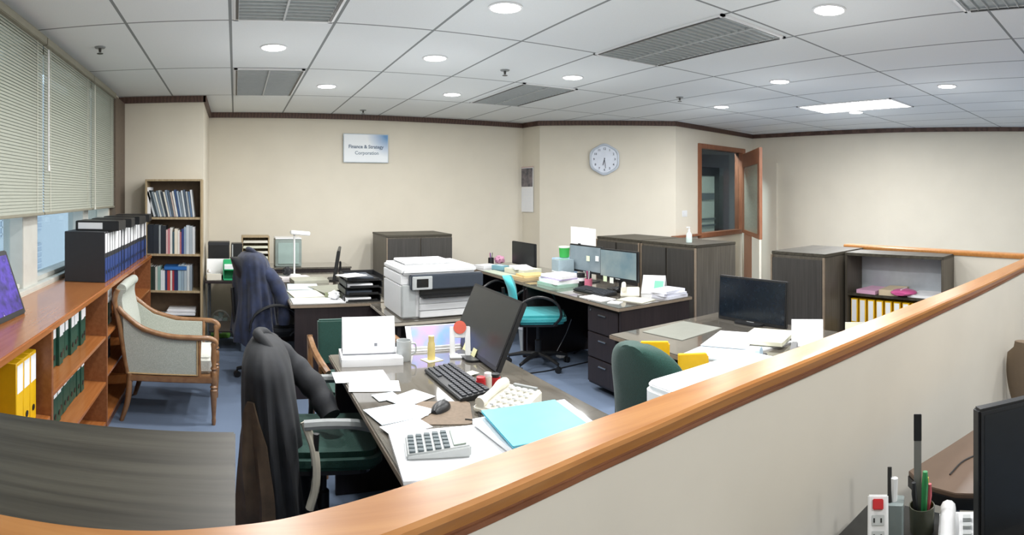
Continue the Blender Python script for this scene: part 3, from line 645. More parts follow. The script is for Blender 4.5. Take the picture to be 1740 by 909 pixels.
# calendar on the return wall
KA, KB = Vector(wallpts[1]), Vector(wallpts[2]); KD = (KB - KA).normalized(); kp, kr = on_wall(893, KA, KD); ang = math.atan2(KD.y, KD.x)
def hang(px, zt, zb, w, nm, lb, m_top, split):
    q, r_ = on_wall(px, KA, KD)
    t = thing('wall_calendar', lb, 'calendar', (q.x - .006 * (1 if nm else 2), q.y, zb), ang)
    part('sheet', MB().box(-w / 2, w / 2, -.006, 0, 0, zt - zb), M_paper, t)
    part('picture', MB().box(-w / 2 + .01, w / 2 - .01, -.0075, -.006, split, zt - zb - .01), m_top, t)
    part('date_print', MB().box(-w / 2 + .02, w / 2 - .02, -.0075, -.006, .03, split - .02), M_dates, t)
    part('binding', MB().box(-w / 2, w / 2, -.01, 0, zt - zb, zt - zb + .012), plain('c8a8a0', .5), t)
kz = lambda py, px=893: EYE - (py - Y0) * on_wall(px, KA, KD)[1] / FPX
hang(896, kz(285), kz(360), .30, 0, 'hanging calendar with a dark landscape photo on the narrow wall return', mat('landscape_print', '8d8487', .5, c2='484a50', scale=12), .36)
# switch plate
s_, sr = on_wall(1156, A, D); s_, sr = on_wall(1152)
sw = thing('light_switch', 'white switch plate on the wall left of the inner window', 'light switch', (on_wall(1163)[0].x, on_wall(1163)[0].y, EYE - 34 * 8 / FPX), math.atan2(D.y, D.x))
part('plate', MB().box(-.06, .06, -.008, 0, -.045, .045), M_white, sw, bevel=.003); part('rocker', MB().box(-.02, .02, -.013, -.008, -.02, .02), M_white, sw, bevel=.002)

# ------------------------------------------------------------------ desks
def desk(label, x0, x1, y0, y1, z=.74, rz=0, ped=None, panel=None, group='dark wood office desks', top_m=None):
    t = thing('office_desk', label, 'desk', (0, 0, 0), 0, group)
    part('desk_top', MB().box(x0, x1, y0, y1, z - .03, z), top_m or M_desk, t, bevel=.004)
    part('edge_band', MB().box(x0 - .002, x1 + .002, y0 - .002, y1 + .002, z - .026, z - .006), M_edge, t)
    part('end_panel', MB().box(x0 + .03, x1 - .02, y0 + .01, y0 + .035, 0, z - .03), M_deskb, t, bevel=.002)
    part('end_panel', MB().box(x0 + .03, x1 - .02, y1 - .035, y1 - .01, 0, z - .03), M_deskb, t, bevel=.002)
    part('modesty_panel', MB().box(x1 - .06, x1 - .04, y0 + .035, y1 - .035, .12, z - .03), M_deskb, t, bevel=.002)
    if ped is not None:
        a = y0 + .04 if ped == 'near' else y1 - .46
        d = part('pedestal', MB().box(x0 + .05, x1 - .08, a, a + .42, .06, z - .035), M_deskb, t, bevel=.002)
        for k in range(3):
            zz = .08 + k * .205
            o = link('drawer', MB().box(x0 + .032, x0 + .049, a + .008, a + .412, zz, zz + .195), M_deskb, bevel=.003); o.parent = d
            o = link('drawer_pull', MB().box(x0 + .022, x0 + .033, a + .16, a + .26, zz + .14, zz + .152), M_metal, bevel=.002); o.parent = d
        o = link('lock', MB().lathe([(0, 0), (.009, 0), (.009, .004), (0, .004)], n=12), M_metal); o.parent = d; o.rotation_euler = (0, R(-90), 0); o.location = (x0 + .032, a + .37, .66)
    return t
desk('cluttered glass-topped desk in the middle foreground', .50, 1.36, 1.03, 3.05, ped='near')
desk('dark desk with the blue-grey jacket chair left of the printer', .43, 1.22, 4.46, 6.28)
desk('dark desk with twin monitors in front of the cabinets', 2.68, 3.46, 3.42, 4.92, ped='near')
desk('dark desk against the far corner beside the wall calendar', 2.68, 3.46, 4.95, 6.5)
desk('dark desk on the right with the large black monitor', 2.14, 3.12, 1.25, 2.82)
# printer stand
ps_ = thing('printer_stand', 'low dark table carrying the large white printer', 'table')
part('table_top', MB().box(1.06, 1.80, 3.74, 4.44, .705, .735), M_desk, ps_, bevel=.003); part('edge_band', MB().box(1.058, 1.802, 3.738, 4.442, .711, .729), plain('b8b0a2', .4), ps_)
part('side_panel', MB().box(1.09, 1.115, 3.78, 4.42, 0, .705), M_deskb, ps_); part('side_panel', MB().box(1.745, 1.77, 3.78, 4.42, 0, .705), M_deskb, ps_); part('shelf', MB().box(1.115, 1.745, 3.85, 4.42, .3, .32), M_deskb, ps_); part('back_panel', MB().box(1.115, 1.745, 4.39, 4.41, .32, .705), M_deskb, ps_)
# small table by the bookcase
tb = thing('side_table', 'small dark table between the bookcase and the jacket chair', 'table', (0, 0, 0))
part('table_top', MB().box(-.31, .16, 5.80, 6.35, .70, .725), M_deskb, tb, bevel=.003)
for xx in (-.28, .13):
    for yy in (5.83, 6.31): part('leg', MB().tube([(xx, yy, 0), (xx, yy, .70)], .012, 10), M_metal, tb, smooth=True)
part('lower_shelf', MB().box(-.27, .12, 5.84, 6.3, .2, .215), M_deskb, tb)

# ------------------------------------------------------------------ big white printer
pr = thing('multifunction_printer', 'large white multifunction printer with a dark blue-grey control band', 'printer', (1.13, 3.80, .735))
W_, Dp = .56, .5
part('base_body', MB().box(0, W_, .02, Dp, .0, .235), M_white, pr, bevel=.012, seg=3)
part('left_column', MB().box(-.0, .1, -.002, .03, .012, .235), M_lgrey, pr, bevel=.006)
part('scanner_lid', MB().box(0, W_, .0, Dp, .305, .355), M_white, pr, bevel=.015, seg=3)
part('scanner_body', MB().box(0, W_, .03, Dp, .235, .305), M_white, pr, bevel=.004)
part('document_feeder', MB().box(.06, W_ - .12, .14, Dp - .03, .355, .378), M_white, pr, bevel=.015, seg=3)
part('control_band', MB().box(.055, W_ + .035, -.04, .03, .205, .306), M_dgrey, pr, bevel=.008)
cpn = part('control_panel', MB().box(.06, .205, -.05, -.038, .208, .30), M_lgrey, pr, bevel=.004)
o = link('display', MB().box(.09, .175, -.052, -.049, .225, .283), M_screen, bevel=.001); o.parent = cpn
part('output_slot', MB().box(.13, W_ - .02, -.004, .03, .165, .205), M_black, pr, bevel=.002)
part('output_tray', MB().box(.13, W_ - .03, -.07, .02, .150, .166), M_black, pr, bevel=.004)
for k in range(3): part('paper_drawer', MB().box(.125, W_ - .02, -.012, .02, .008 + k * .048, .053 + k * .048), M_white, pr, bevel=.004)
# crumpled tissue on the right of the printer
def crumple(name, label, m, loc, r, seed, cat, flat=.7):
    rr = random.Random(seed); mb = MB(); bm = bmesh.new(); bmesh.ops.create_icosphere(bm, subdivisions=3, radius=r)
    ph = [rr.uniform(0, 6) for _ in range(9)]
    for v in bm.verts:
        n = v.co.normalized(); k = 1 + .16 * math.sin(7 * n.x + ph[0]) * math.sin(6 * n.y + ph[1]) + .12 * math.sin(13 * n.y + ph[2] + 5 * n.z) + rr.uniform(-.06, .06)
        v.co = Vector((n.x * k * r, n.y * k * r, n.z * k * r * flat))
    zmin = min(v.co.z for v in bm.verts); bm.verts.ensure_lookup_table()
    mb.add([(v.co.x, v.co.y, v.co.z - zmin) for v in bm.verts], [tuple(v.index for v in f.verts) for f in bm.faces]); bm.free()
    return solo(name, mb, m, label, cat, loc, smooth=True)
crumple('crumpled_tissue', 'crumpled white tissue beside the right end of the printer', M_paper, (1.75, 3.86, .736), .045, 3, 'tissue', 1.4)

# ------------------------------------------------------------------ monitors
def monitor(label, loc, rz, w=.56, h=.335, tilt=0, scr=None, foot=.02, group='black computer monitors', notes=()):
    "faces local -x"
    t = thing('computer_monitor', label, 'monitor', loc, rz, group); T_ = Matrix.Translation((0, 0, foot)) @ Matrix.Rotation(R(tilt), 4, 'Y')
    mb = MB(); mb.M = T_; mb.box(0, .03, -w / 2, w / 2, 0, h); c = part('casing', mb, M_black, t, bevel=.005)
    mb = MB(); mb.M = T_; mb.box(-.0015, 0, -w / 2 + .012, w / 2 - .012, .022, h - .012); part('screen', mb, scr or M_screen, t)
    mb = MB(); mb.M = T_; mb.box(-.003, -.001, -.03, .03, .007, .014); part('badge', mb, M_lgrey, t)
    nx = .036 + h * .5 * math.tan(R(tilt)); mb = MB(); mb.box(nx, nx + .022, -.03, .03, .0, foot + h * .55); part('neck', mb, M_black, t, bevel=.004)
    part('stand_base', MB().rbox(-.06, .12, -.11, .11, 0, .012, .04), M_black, t)
    for k, (yy, zz, c_) in enumerate(notes):
        mb = MB(); mb.M = T_; mb.box(-.006, -.0035, yy - .025, yy + .025, zz - .03, zz + .02); part('sticky_note', mb, plain(c_, .6), t)
    return t
monitor('large black monitor tilted on the middle foreground desk with yellow sticky notes', (1.215, 2.80, .74), R(-3), w=.66, h=.355, tilt=24, scr=M_matte, foot=.012, notes=((.1, .02, 'e3dfa6'), (-.03, .018, 'e6e2b0')))
monitor('large glossy black monitor on the right-hand desk', (2.98, 2.40, .74), R(2), w=.56, h=.30, tilt=3, foot=.0, scr=mat('gloss_screen', '1a222b', .14, c2='151c24'))
def painted_reflection(name, a, b):  # room reflection painted into the screen colour as soft noise
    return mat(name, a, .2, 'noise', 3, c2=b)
monitor('grey-faced monitor on the twin desk nearest the pump bottle cabinet', (3.18, 4.07, .74), R(4), w=.5, h=.27, foot=.09, scr=painted_reflection('screen_painted_reflection', '8f9a98', '5d7480'), notes=((.17, .0, 'd8e8c4'), (.08, -.005, 'e6ebe2')))
monitor('second monitor on the twin desk with sticky notes and white sheets above', (3.22, 4.64, .74), R(3), w=.52, h=.27, foot=.09, scr=painted_reflection('screen_pale', '8d9aa0', '6d7b83'), notes=((-.05, .15, 'dfe8c8'), (-.19, .16, 'e8ecf0')))
monitor('small black monitor on the far corner desk', (3.2, 5.88, .74), R(0), w=.55, h=.27, foot=.03, scr=M_matte)
monitor('black monitor seen edge-on on the desk left of the printer', (.98, 5.72, .74), R(-12), w=.5, h=.30, tilt=9, foot=.02)

# ------------------------------------------------------------------ office chairs
def office_chair(label, loc, rz, fab, arm_m=M_black, arms='loop', back_h=.44, group='swivel office chairs', back_w=.46, back_z=.58, lean=8):
    t = thing('office_chair', label, 'chair', loc, rz, group)
    mb = MB(); mb.rbox(-.24, .25, -.24, .24, .43, .51, .07, 6); part('seat', mb, fab, t, bevel=.025, seg=4)
    part('seat_pan', MB().rbox(-.2, .2, -.2, .2, .405, .43, .05), M_black, t)
    rings = []; n = 22
    for k in range(n + 1):
        a = .5 - .5 * math.cos(PI * k / n); z = back_z + back_h * a; w = back_w / 2 * (1 - .10 * a) * max(.12, (1 - abs(2 * a - 1) ** 3.2) ** (1 / 2.6)); x = -.25 - math.tan(R(lean)) * back_h * a + .03 * math.sin(PI * a)
        ring = []
        for q in range(20):
            b = 2 * PI * q / 20; ring.append((x - .07 * (math.sin(b) ** 2) * 0 + .035 * math.cos(b) + .04 * (math.sin(b) ** 2), w * math.copysign(abs(math.sin(b)) ** .6, math.sin(b)), z))
        rings.append(ring)
    part('backrest', MB().loft(rings), fab, t, smooth=True)
    part('back_bar', MB().tube(bez([(-.1, 0, .41), (-.27, 0, .43), (-.31, 0, .55), (-.30 - .03, 0, back_z + .2)], 12), .016, 8), M_black, t, smooth=True)
    for s in (-1, 1):
        if arms == 'loop': pts = [(-.17, s * .22, .42), (-.22, s * .28, .5), (-.18, s * .29, .62), (-.02, s * .29, .69), (.14, s * .29, .64), (.19, s * .28, .52), (.13, s * .22, .42)]
        else: pts = [(-.05, s * .2, .415), (-.05, s * .29, .43), (-.04, s * .29, .62)]
        a = part('armrest', MB().tube(bez(pts, 24), .013, 8), arm_m, t, smooth=True)
        if arms != 'loop':
            o = link('arm_pad', MB().tube(bez([(-.09, s * .29, .655), (.0, s * .29, .66), (.12, s * .29, .655), (.21, s * .28, .63)], 10), [.014, .02, .024, .026, .026, .026, .026, .024, .02, .012][:10] if False else .022, 8), M_grey, smooth=True); o.parent = a
    part('gas_column', MB().lathe([(0, .09), (.03, .09), (.03, .24), (.018, .25), (.018, .405), (0, .405)], n=14), M_black, t, smooth=True)
    for k in range(5):
        a = 2 * PI * k / 5 + .3; c, s = math.cos(a), math.sin(a)
        lg = part('base_leg', MB().tube([(c * .02, s * .02, .115), (c * .16, s * .16, .105), (c * .29, s * .29, .075)], [.024, .02, .014], 8), M_black, t, smooth=True)
        mb = MB(); mb.M = Matrix.Translation((c * .29, s * .29, .027)) @ Matrix.Rotation(a + .6, 4, 'Z')
        for q in (-.014, .014): mb.loft([[(.026 * math.cos(b), q + e_, .026 * math.sin(b)) for b in [2 * PI * j / 14 for j in range(14)]] for e_ in (-.008, .008)])
        mb.box(-.006, .006, -.004, .004, 0, .055); o = link('caster', mb, M_black, bevel=0); o.parent = lg
    return t
office_chair('bright cyan swivel chair with black loop arms by the white bin', (2.70, 4.66, 0), R(-27), M_cyan, back_h=.31, back_z=.53, lean=10)
office_chair('dark teal swivel chair pushed under the far corner desk', (2.62, 5.75, 0), R(8), M_teal, back_h=.2, back_z=.5)
office_chair('dark green rounded swivel chair facing the right-hand desk', (1.92, 1.93, 0), R(2), M_green, arms='post', back_h=.54, back_w=.56, back_z=.41)
office_chair('green-seated swivel chair with a charcoal jacket in the foreground', (.40, 2.62, 0), R(-6), M_green, arms='post', back_h=.33)
office_chair('black swivel chair under the navy jacket beside the back-left desk', (.30, 5.0, 0), R(8), M_blackb, back_h=.46, back_z=.6)

# ------------------------------------------------------------------ jackets
def jacket(name, label, loc, rz, m, ztop, zbot, hw, th, seed, sleeves, lining=None, spread=.75, shift=0.0):
    rr = random.Random(seed); t = thing(name, label, 'jacket', loc, rz); rings = []; n = 96; K = 26
    ph = [rr.uniform(0, 6) for _ in range(8)]
    def surf(a, b, grow=0):
        z = ztop - (ztop - zbot) * a
        e = min(1, a / .16); e = math.sqrt(max(0, 1 - (1 - e) ** 2)); e = .12 + .88 * e
        w = hw * e * (1 + .12 * a) + grow; d = th * e * (1 + spread * a) + grow
        f = 1 + min(1, a * 1.6) * (.055 * math.sin(8 * b + ph[0] + 2.2 * a) + .04 * math.sin(15 * b + ph[1] - 3 * a) + .05 * math.sin(4 * b + ph[2] + 5 * a)) + .03 * math.sin(9 * a + ph[6] + 2 * b)
        zz = z + (.035 * math.sin(3 * b + ph[3]) + .015 * math.sin(7 * b + ph[4])) * a * a
        return (d * math.cos(b) * f + shift * a, w * math.copysign(abs(math.sin(b)) ** .75, math.sin(b)) * f, zz)
    for k in range(K + 1): rings.append([surf(k / K, 2 * PI * q / n) for q in range(n)])
    part('body', MB().loft(rings), m, t, smooth=True)
    for sl in sleeves:
        pts = bez(sl, 30); nn = len(pts); part('sleeve', MB().tube(pts, [.07 - .022 * i / nn + .004 * math.sin(i * .9 + seed) for i in range(nn)], 16), m, t, smooth=True)
    cl = MB().tube(bez([(.05, -hw * .45, ztop - .07), (-.0, -hw * .3, ztop - .01), (-.03, 0, ztop + .005), (.0, hw * .3, ztop - .01), (.05, hw * .45, ztop - .07)], 16), .024, 10)
    part('collar', cl, m, t, smooth=True)
    if lining:
        rings = []
        for k in range(14):
            a = .27 + .70 * k / 13; c0 = 237 - 3 * math.sin(k * .5); half = 7 + 24 * min(1, k / 4)
            outer = [surf(a, R(c0 - half + 2 * half * q / 7), .012) for q in range(8)]; innr = [surf(a, R(c0 - half + 2 * half * q / 7), -.01) for q in range(7, -1, -1)]
            rings.append(outer + innr)
        part('lining', MB().loft(rings), lining, t, label='brown lining', smooth=True)
    return t
jk = jacket('draped_jacket', 'charcoal jacket with brown lining hung over the foreground chair back', (.13, 2.60, 0), R(-4), M_jack, .965, .16, .27, .095, 4,
       [[(.03, .16, .86), (.14, .16, .77), (.24, .08, .69), (.30, -.02, .60)]], M_brown, .8, .06)
part('pale_edge', MB().tube(bez([(.17, -.22, .66), (.21, -.25, .55), (.215, -.26, .42), (.19, -.26, .32)], 12), .018, 8), plain('cfc9b8', .7), jk, label='pale cream trim', smooth=True)
jacket('navy_jacket', 'navy blue jacket hung over the chair beside the back-left desk', (.14, 4.97, 0), R(10), M_navy, 1.12, .38, .25, .125, 9,
       [[(.04, -.14, .98), (.16, -.2, .86), (.22, -.24, .7), (.22, -.25, .52)]], None, .6, .03)

# ------------------------------------------------------------------ carved armchair
ac = thing('wooden_armchair', 'wooden armchair with pale grey upholstery and turned legs beside the bookshelf', 'armchair', (-.45, 4.27, 0), R(0))
HX, HY = .30, .27
def prof_leg(x, y):
    pr_ = [(0, 0), (.012, 0), (.016, .03), (.013, .05), (.018, .12), (.022, .2), (.026, .24), (.018, .25), (.027, .262), (.018, .275), (.024, .29), (.024, .34), (0, .34)]
    return MB().lathe(pr_, (x, y), 16)
for s in (-1, 1): part('leg', prof_leg(HX, s * HY), M_chwood, ac, smooth=True)
for s in (-1, 1): part('leg', MB().tube(bez([(-HX - .05, s * HY, 0), (-HX - .005, s * HY, .15), (-HX + .01, s * HY, .34)], 10), [.015, .016, .018, .019, .02, .021, .022, .022, .022, .022, .022], 10), M_chwood, ac, smooth=True)
part('seat_rail', MB().box(-HX, HX, -HY - .02, HY + .02, .29, .335), M_chwood, ac, bevel=.006)
part('seat_cushion', MB().rbox(-HX + .07, HX - .01, -HY + .045, HY - .045, .336, .45, .04), mat('seat_cloth', 'd4d5cd', .85, 'voronoi', 160), ac, bevel=.02, seg=3)
backp = [(-.30, .34), (-.33, .5), (-.36, .68), (-.392, .82), (-.39, .88), (-.372, .925)]
def arm_path(s): return [(-.375, s * (HY + .005), .80), (-.33, s * (HY + .01), .755), (-.2, s * (HY + .02), .665), (-.02, s * (HY + .02), .615), (.16, s * (HY + .02), .605), (.27, s * (HY + .01), .60), (.315, s * HY, .57), (.30, s * HY, .535)]
for s in (-1, 1):
    part('armrest', MB().tube(bez(arm_path(s), 40), .0195, 10), M_chwood, ac, smooth=True)
    part('arm_post', MB().lathe([(.0, .335), (.022, .335), (.024, .36), (.015, .375), (.024, .39), (.014, .41), (.022, .46), (.018, .53), (.022, .56), (.014, .575), (0, .575)], (HX, s * HY), 14), M_chwood, ac, smooth=True)
    part('arm_spindle', MB().lathe([(.0, .335), (.014, .335), (.010, .45), (.014, .58), (0, .61)], (HX - .1, s * HY), 12), M_chwood, ac, smooth=True)
    poly = [(-.30, .338), (HX - .11, .338), (HX - .11, .598), (-.02, .602), (-.2, .65), (-.34, .75), (-.335, .6)]
    mb = MB(); mb.prism(poly, -.012, .012); mb.v = [Vector((v.x, s * HY + v.z, v.y)) for v in mb.v]
    pn = part('side_panel', mb, M_cane, ac, bevel=.003)
    path = [(x_, s * (HY + .014), z_) for x_, z_ in [(-.30, .345), (HX - .115, .345), (HX - .115, .592), (-.02, .597), (-.2, .643), (-.33, .735)]]
    o = link('braid', MB().tube(path, .006, 6), M_gold); o.parent = pn
rings = []
for x_, z_ in [tuple((v.x, v.z)) for v in bez([(a, 0, b) for a, b in backp], 20)]:
    rings.append([(x_ + dx, y_, z_) for dx, y_ in ((-.022, -HY + .01), (-.03, 0), (-.022, HY - .01), (.045, HY - .01), (.055, 0), (.045, -HY + .01))])
part('backrest', MB().loft(rings), M_cane, ac, smooth=True)
for s in (-1, 1): part('back_post', MB().tube(bez([(a - .005, s * HY, b) for a, b in backp], 20), .019, 10), M_chwood, ac, smooth=True)
part('crest_rail', MB().tube([(-.355, -HY + .02, .925), (-.358, 0, .932), (-.355, HY - .02, .925)], .036, 14), M_cane, ac, smooth=True)

# visitor chair behind the foreground desk
vc = thing('visitor_chair', 'wood-armed green visitor chair behind the foreground desk', 'chair', (.755, 3.45, 0), R(90))
part('seat', MB().rbox(-.24, .24, -.22, .22, .40, .47, .04), M_green, vc, bevel=.02, seg=3)
mb = MB(); mb.rbox(-.03, .03, -.22, .22, .0, .34, .02); mb.v = [Vector((.25 + .12 * v.z + v.x * .8, v.y, .50 + v.z * .82)) for v in mb.v]; part('backrest', mb, M_green, vc, bevel=.01)
for s in (-1, 1):
    part('armrest', MB().tube(bez([(.27, s * .27, .66), (.0, s * .28, .655), (-.2, s * .27, .64), (-.27, s * .24, .60)], 14), .021, 8), M_chwood, vc, smooth=True)
    part('leg', MB().tube([(-.24, s * .25, 0), (-.23, s * .27, .63)], .019, 8), M_chwood, vc, smooth=True); part('leg', MB().tube([(.28, s * .25, 0), (.25, s * .27, .4), (.29, s * .27, .68)], .019, 8), M_chwood, vc, smooth=True)

# ------------------------------------------------------------------ floor things
fn = thing('desk_fan', 'small round grey fan on a yellow-green base standing on the carpet', 'fan', (-.17, 6.5, 0), R(-90))
part('base', MB().rbox(-.09, .09, -.11, .11, 0, .035, .03), plain('7fbf5a', .5), fn, bevel=.006)
part('neck', MB().tube([(0, 0, .03), (-.02, 0, .10)], .016, 8), M_lgrey, fn)
def rg(r, x): return [(x, r * math.cos(2 * PI * k / 28), .19 + r * math.sin(2 * PI * k / 28)) for k in range(28)]
cage = MB().loft([rg(.10, -.04), rg(.106, 0), rg(.10, .04)], cap=False)
for k in range(24):
    a = 2 * PI * k / 24; cage.tube([(.04, .1 * math.cos(a), .19 + .1 * math.sin(a)), (.055, .02 * math.cos(a), .19 + .02 * math.sin(a))], .0016, 4)
part('cage', cage, M_grey, fn, smooth=True)
bl_ = MB()
for k in range(4):
    a = PI / 2 * k; bl_.prism([(-.02, .015), (.02, .015), (.035, .08), (-.02, .085)], -.002, .002) if False else None
    ca, sa = math.cos(a), math.sin(a); q = [(.01, -.015, .015), (-.01, .025, .02), (-.012, .04, .075), (.012, -.025, .085)]
    bl_.add([(x_, y_ * ca - z_ * sa, .19 + y_ * sa + z_ * ca) for x_, y_, z_ in q] + [(x_ - .003, y_ * ca - z_ * sa, .19 + y_ * sa + z_ * ca) for x_, y_, z_ in q], [(0, 1, 2, 3), (7, 6, 5, 4), (0, 4, 5, 1), (1, 5, 6, 2), (2, 6, 7, 3), (3, 7, 4, 0)])
part('blades', bl_, plain('9fb0a5', .4), fn); part('motor', MB().loft([rg(.03, -.05), rg(.035, -.02), rg(.02, .0)]), M_lgrey, fn, smooth=True)
bn = thing('waste_bin', 'white waste bin under the desk behind the cyan chair', 'bin', (2.865, 5.13, 0))
bin_m = MB(); bin_m.loft([[(r_ * math.cos(2 * PI * k / 28), r_ * math.sin(2 * PI * k / 28), z_) for k in range(28)] for r_, z_ in ((.088, 0), (.112, .26), (.118, .262), (.118, .27), (.108, .27), (.085, .01))]); part('bucket', bin_m, M_lgrey, bn, smooth=True)
part('liner', MB().lathe([(.106, .20), (.112, .272), (.119, .275), (.116, .235)], n=28), M_white, bn, smooth=True)
ad = thing('power_adapter', 'white power adapter lying on the carpet beside the bin', 'power adapter', (3.02, 4.78, 0)); part('body', MB().box(-.03, .03, -.04, .04, 0, .05), M_white, ad, bevel=.006)
part('cable', MB().tube(bez([(0, .04, .03), (.02, .1, .03), (.1, .06, .2), (.13, .0, .36)], 14), .004, 6), M_white, ad, smooth=True)
cb1 = [P(865, 638, .006), P(930, 630, .006), P(985, 618, .006), P(1040, 606, .006), P(1080, 600, .006)]
solo('floor_cable', MB().tube(bez(cb1, 24), .006, 6), M_black, 'long black cable lying across the carpet below the cyan chair', 'cable', smooth=True)
cb2 = [P(975, 600, .006), P(1000, 590, .006), P(1012, 603, .006), P(1040, 590, .006), P(1060, 596, .006)]
solo('floor_cable', MB().tube(bez(cb2, 24), .007, 6), plain('1d2a4a', .5), 'tangled dark blue cable on the carpet behind the green chair', 'cable', smooth=True)

# ------------------------------------------------------------------ things on the small table and the back-left desk
bk = thing('black_file_box', 'row of two black boxes standing against the wall by the bookcase', 'file box', (-.29, 6.13, .725)); 
part('box', MB().box(0, .225, 0, .17, 0, .36), M_black, bk, bevel=.004); part('lid', MB().box(-.002, .227, -.002, .172, .33, .365), M_blackb, bk, bevel=.003)
bk2 = thing('black_file_box', 'narrower black box right of the first beside the wooden tray rack', 'file box', (-.045, 6.13, .725)); part('box', MB().box(0, .12, 0, .17, 0, .35), M_black, bk2, bevel=.004); part('spine_strip', MB().box(.01, .02, -.003, 0, .05, .34), M_lgrey, bk2)
t = thing('paper_holder', 'white sheet clipped upright in front of the black boxes', 'paper holder', (-.30, 6.03, .725)); mb = MB(); mb.M = Matrix.Rotation(R(-10), 4, 'X'); mb.box(0, .25, 0, .003, .03, .20); part('sheet', mb, M_paper, t); part('foot', MB().box(.06, .19, -.03, .06, 0, .03), M_black, t, bevel=.004)
t = thing('green_basket', 'green plastic tray unit beside the upright white sheet', 'tray', (-.125, 5.86, .725))
part('tray', MB().box(0, .15, 0, .14, 0, .012).box(0, .008, 0, .14, 0, .10).box(.142, .15, 0, .14, 0, .10).box(0, .15, .132, .14, 0, .1), plain('35a873', .4), t, bevel=.002); part('tray', MB().box(0, .15, 0, .14, .10, .112).box(0, .008, 0, .14, .11, .2).box(.142, .15, 0, .14, .11, .2).box(0, .15, .132, .14, .11, .2), plain('2fa56a', .4), t, bevel=.002)
part('papers', MB().box(.012, .138, .005, .13, .112, .15), M_paper, t)
t = thing('desk_telephone', 'cream telephone on the small table in front of the upright sheet', 'telephone', (-.29, 5.83, .725), R(8))
mb = MB(); mb.prism([(0, 0), (.17, 0), (.17, .03), (0, .07)], 0, .15); mb.v = [Vector((v.z, v.x, v.y)) for v in mb.v]; part('body', mb, M_cream, t, bevel=.005)
part('handset', MB().tube(bez([(.03, .02, .075), (.03, .06, .095), (.03, .14, .075)], 10), .016, 8), M_white, t, smooth=True); k_ = MB()
for i in range(3):
    for j in range(4): k_.box(.07 + i * .022, .085 + i * .022, .03 + j * .025, .045 + j * .025, .045, .068 - j * .004)
part('keypad', k_, M_lgrey, t)
rk = thing('tray_rack', 'wooden rack of stacked paper trays behind the navy jacket', 'tray rack', (.10, 6.46, .0))
# rack stands on its own low cupboard
lc = thing('low_cupboard', 'low dark cupboard along the back wall behind the jacket chair', 'cupboard', (0, 0, 0)); part('body', MB().box(.0, 1.3, 6.42, 6.85, 0, .76), M_deskb, lc, bevel=.003); part('top', MB().box(-.01, 1.31, 6.41, 6.86, .76, .78), M_desk, lc, bevel=.003)
for k in range(3): part('door', MB().box(.02 + k * .43, .42 + k * .43, 6.402, 6.419, .05, .74), M_deskb, lc, bevel=.002)
rk.location = (.07, 6.5, .78)
part('frame', MB().box(0, .015, 0, .26, 0, .33).box(.30, .315, 0, .26, 0, .33).box(0, .315, 0, .26, .33, .345).box(0.015, .30, .25, .26, 0, .33), M_bcase, rk, bevel=.002)
for k in range(5): part('tray', MB().box(.015, .30, 0, .25, .03 + k * .06, .036 + k * .06).box(.02, .295, -.004, .0, .03 + k * .06, .058 + k * .06), M_paperc if k % 2 else M_cream, rk, bevel=.001)
t = thing('filing_box', 'grey-green plastic drawer tower beside the tray rack', 'drawer unit', (.45, 6.5, .78)); part('shell', MB().box(0, .30, 0, .28, 0, .31), plain('8f9b96', .4), t, bevel=.008)
part('door', MB().box(.03, .27, -.01, -.001, .03, .27), plain('9fb3ae', .3), t, bevel=.004); part('lid', MB().box(0, .30, 0, .28, .31, .325), M_white, t, bevel=.004)
lp = thing('desk_lamp', 'white desk lamp with a slim tilted head by the back wall', 'lamp', (.62, 6.05, .74))
part('base', MB().lathe([(0, 0), (.07, 0), (.07, .012), (.02, .02), (0, .02)], n=24), M_white, lp, smooth=True); part('pole', MB().tube([(0, 0, .02), (0, 0, .44)], .010, 10), M_white, lp, smooth=True)
mb = MB(); mb.M = Matrix.Translation((0, 0, .455)) @ Matrix.Rotation(R(5), 4, 'Y'); mb.rbox(-.045, .17, -.04, .04, -.02, .022, .03); part('lamp_head', mb, M_white, lp, bevel=.008)
Z = .7405
sheet('white paper sheet at the front edge of the back-left desk', .66, 4.60, Z, .42, .22, 0, .006)
sheet('pale green-white printed sheet on the left of the back-left desk', .60, 4.92, Z, .26, .34, 6, .006, M_paperc)
sheet('pale sheet behind the printed one on the back-left desk', .62, 5.30, Z, .28, .32, -4, .006, M_paperb)
sheet('open grey newspaper on the middle of the back-left desk', .86, 5.1, Z, .30, .42, 14, .012, plain('8c8d80', .7), 'newspaper')
sheet('dark green folder on the back-left desk', .88, 4.78, Z, .26, .2, -8, .016, plain('6c7456', .5), 'folder', 'folder')
sheet('folded grey newspaper near the edge-on monitor', .72, 5.62, Z, .34, .26, 5, .03, plain('a7a698', .7), 'newspaper')
sheet('white papers scattered under the desk lamp', .6, 5.86, Z, .3, .16, 10, .02, plain('d9d3d4', .7), 'paper_pile')
tr = None
for k in range(4):
    lb = ('lowest', 'second lowest', 'second highest', 'topmost')[k] + ' black letter tray stacked left of the printer'
    t = thing('letter_tray', lb, 'letter tray', (.86 + .012 * k, 4.50 + .02 * k, .74 + k * .052), R(0), 'stacked black letter trays')
    part('tray', MB().box(0, .30, 0, .34, .0, .006).box(0, .006, 0, .34, 0, .046).box(.294, .30, 0, .34, 0, .046).box(0, .30, .334, .34, 0, .046).box(.03, .27, -.006, 0, 0, .02), M_black, t, bevel=.002)
    part('papers', MB().box(.01, .22, .006, .3, .006, .03), M_paper if k in (0, 2) else M_dgrey, t)
solo('paper_slip', MB().box(-.1, .1, -.08, .08, 0, .004), M_paper, 'loose white slips sticking out of the black letter trays', 'paper', (.92, 4.52, .74 + 4 * .052 + .002), R(25))
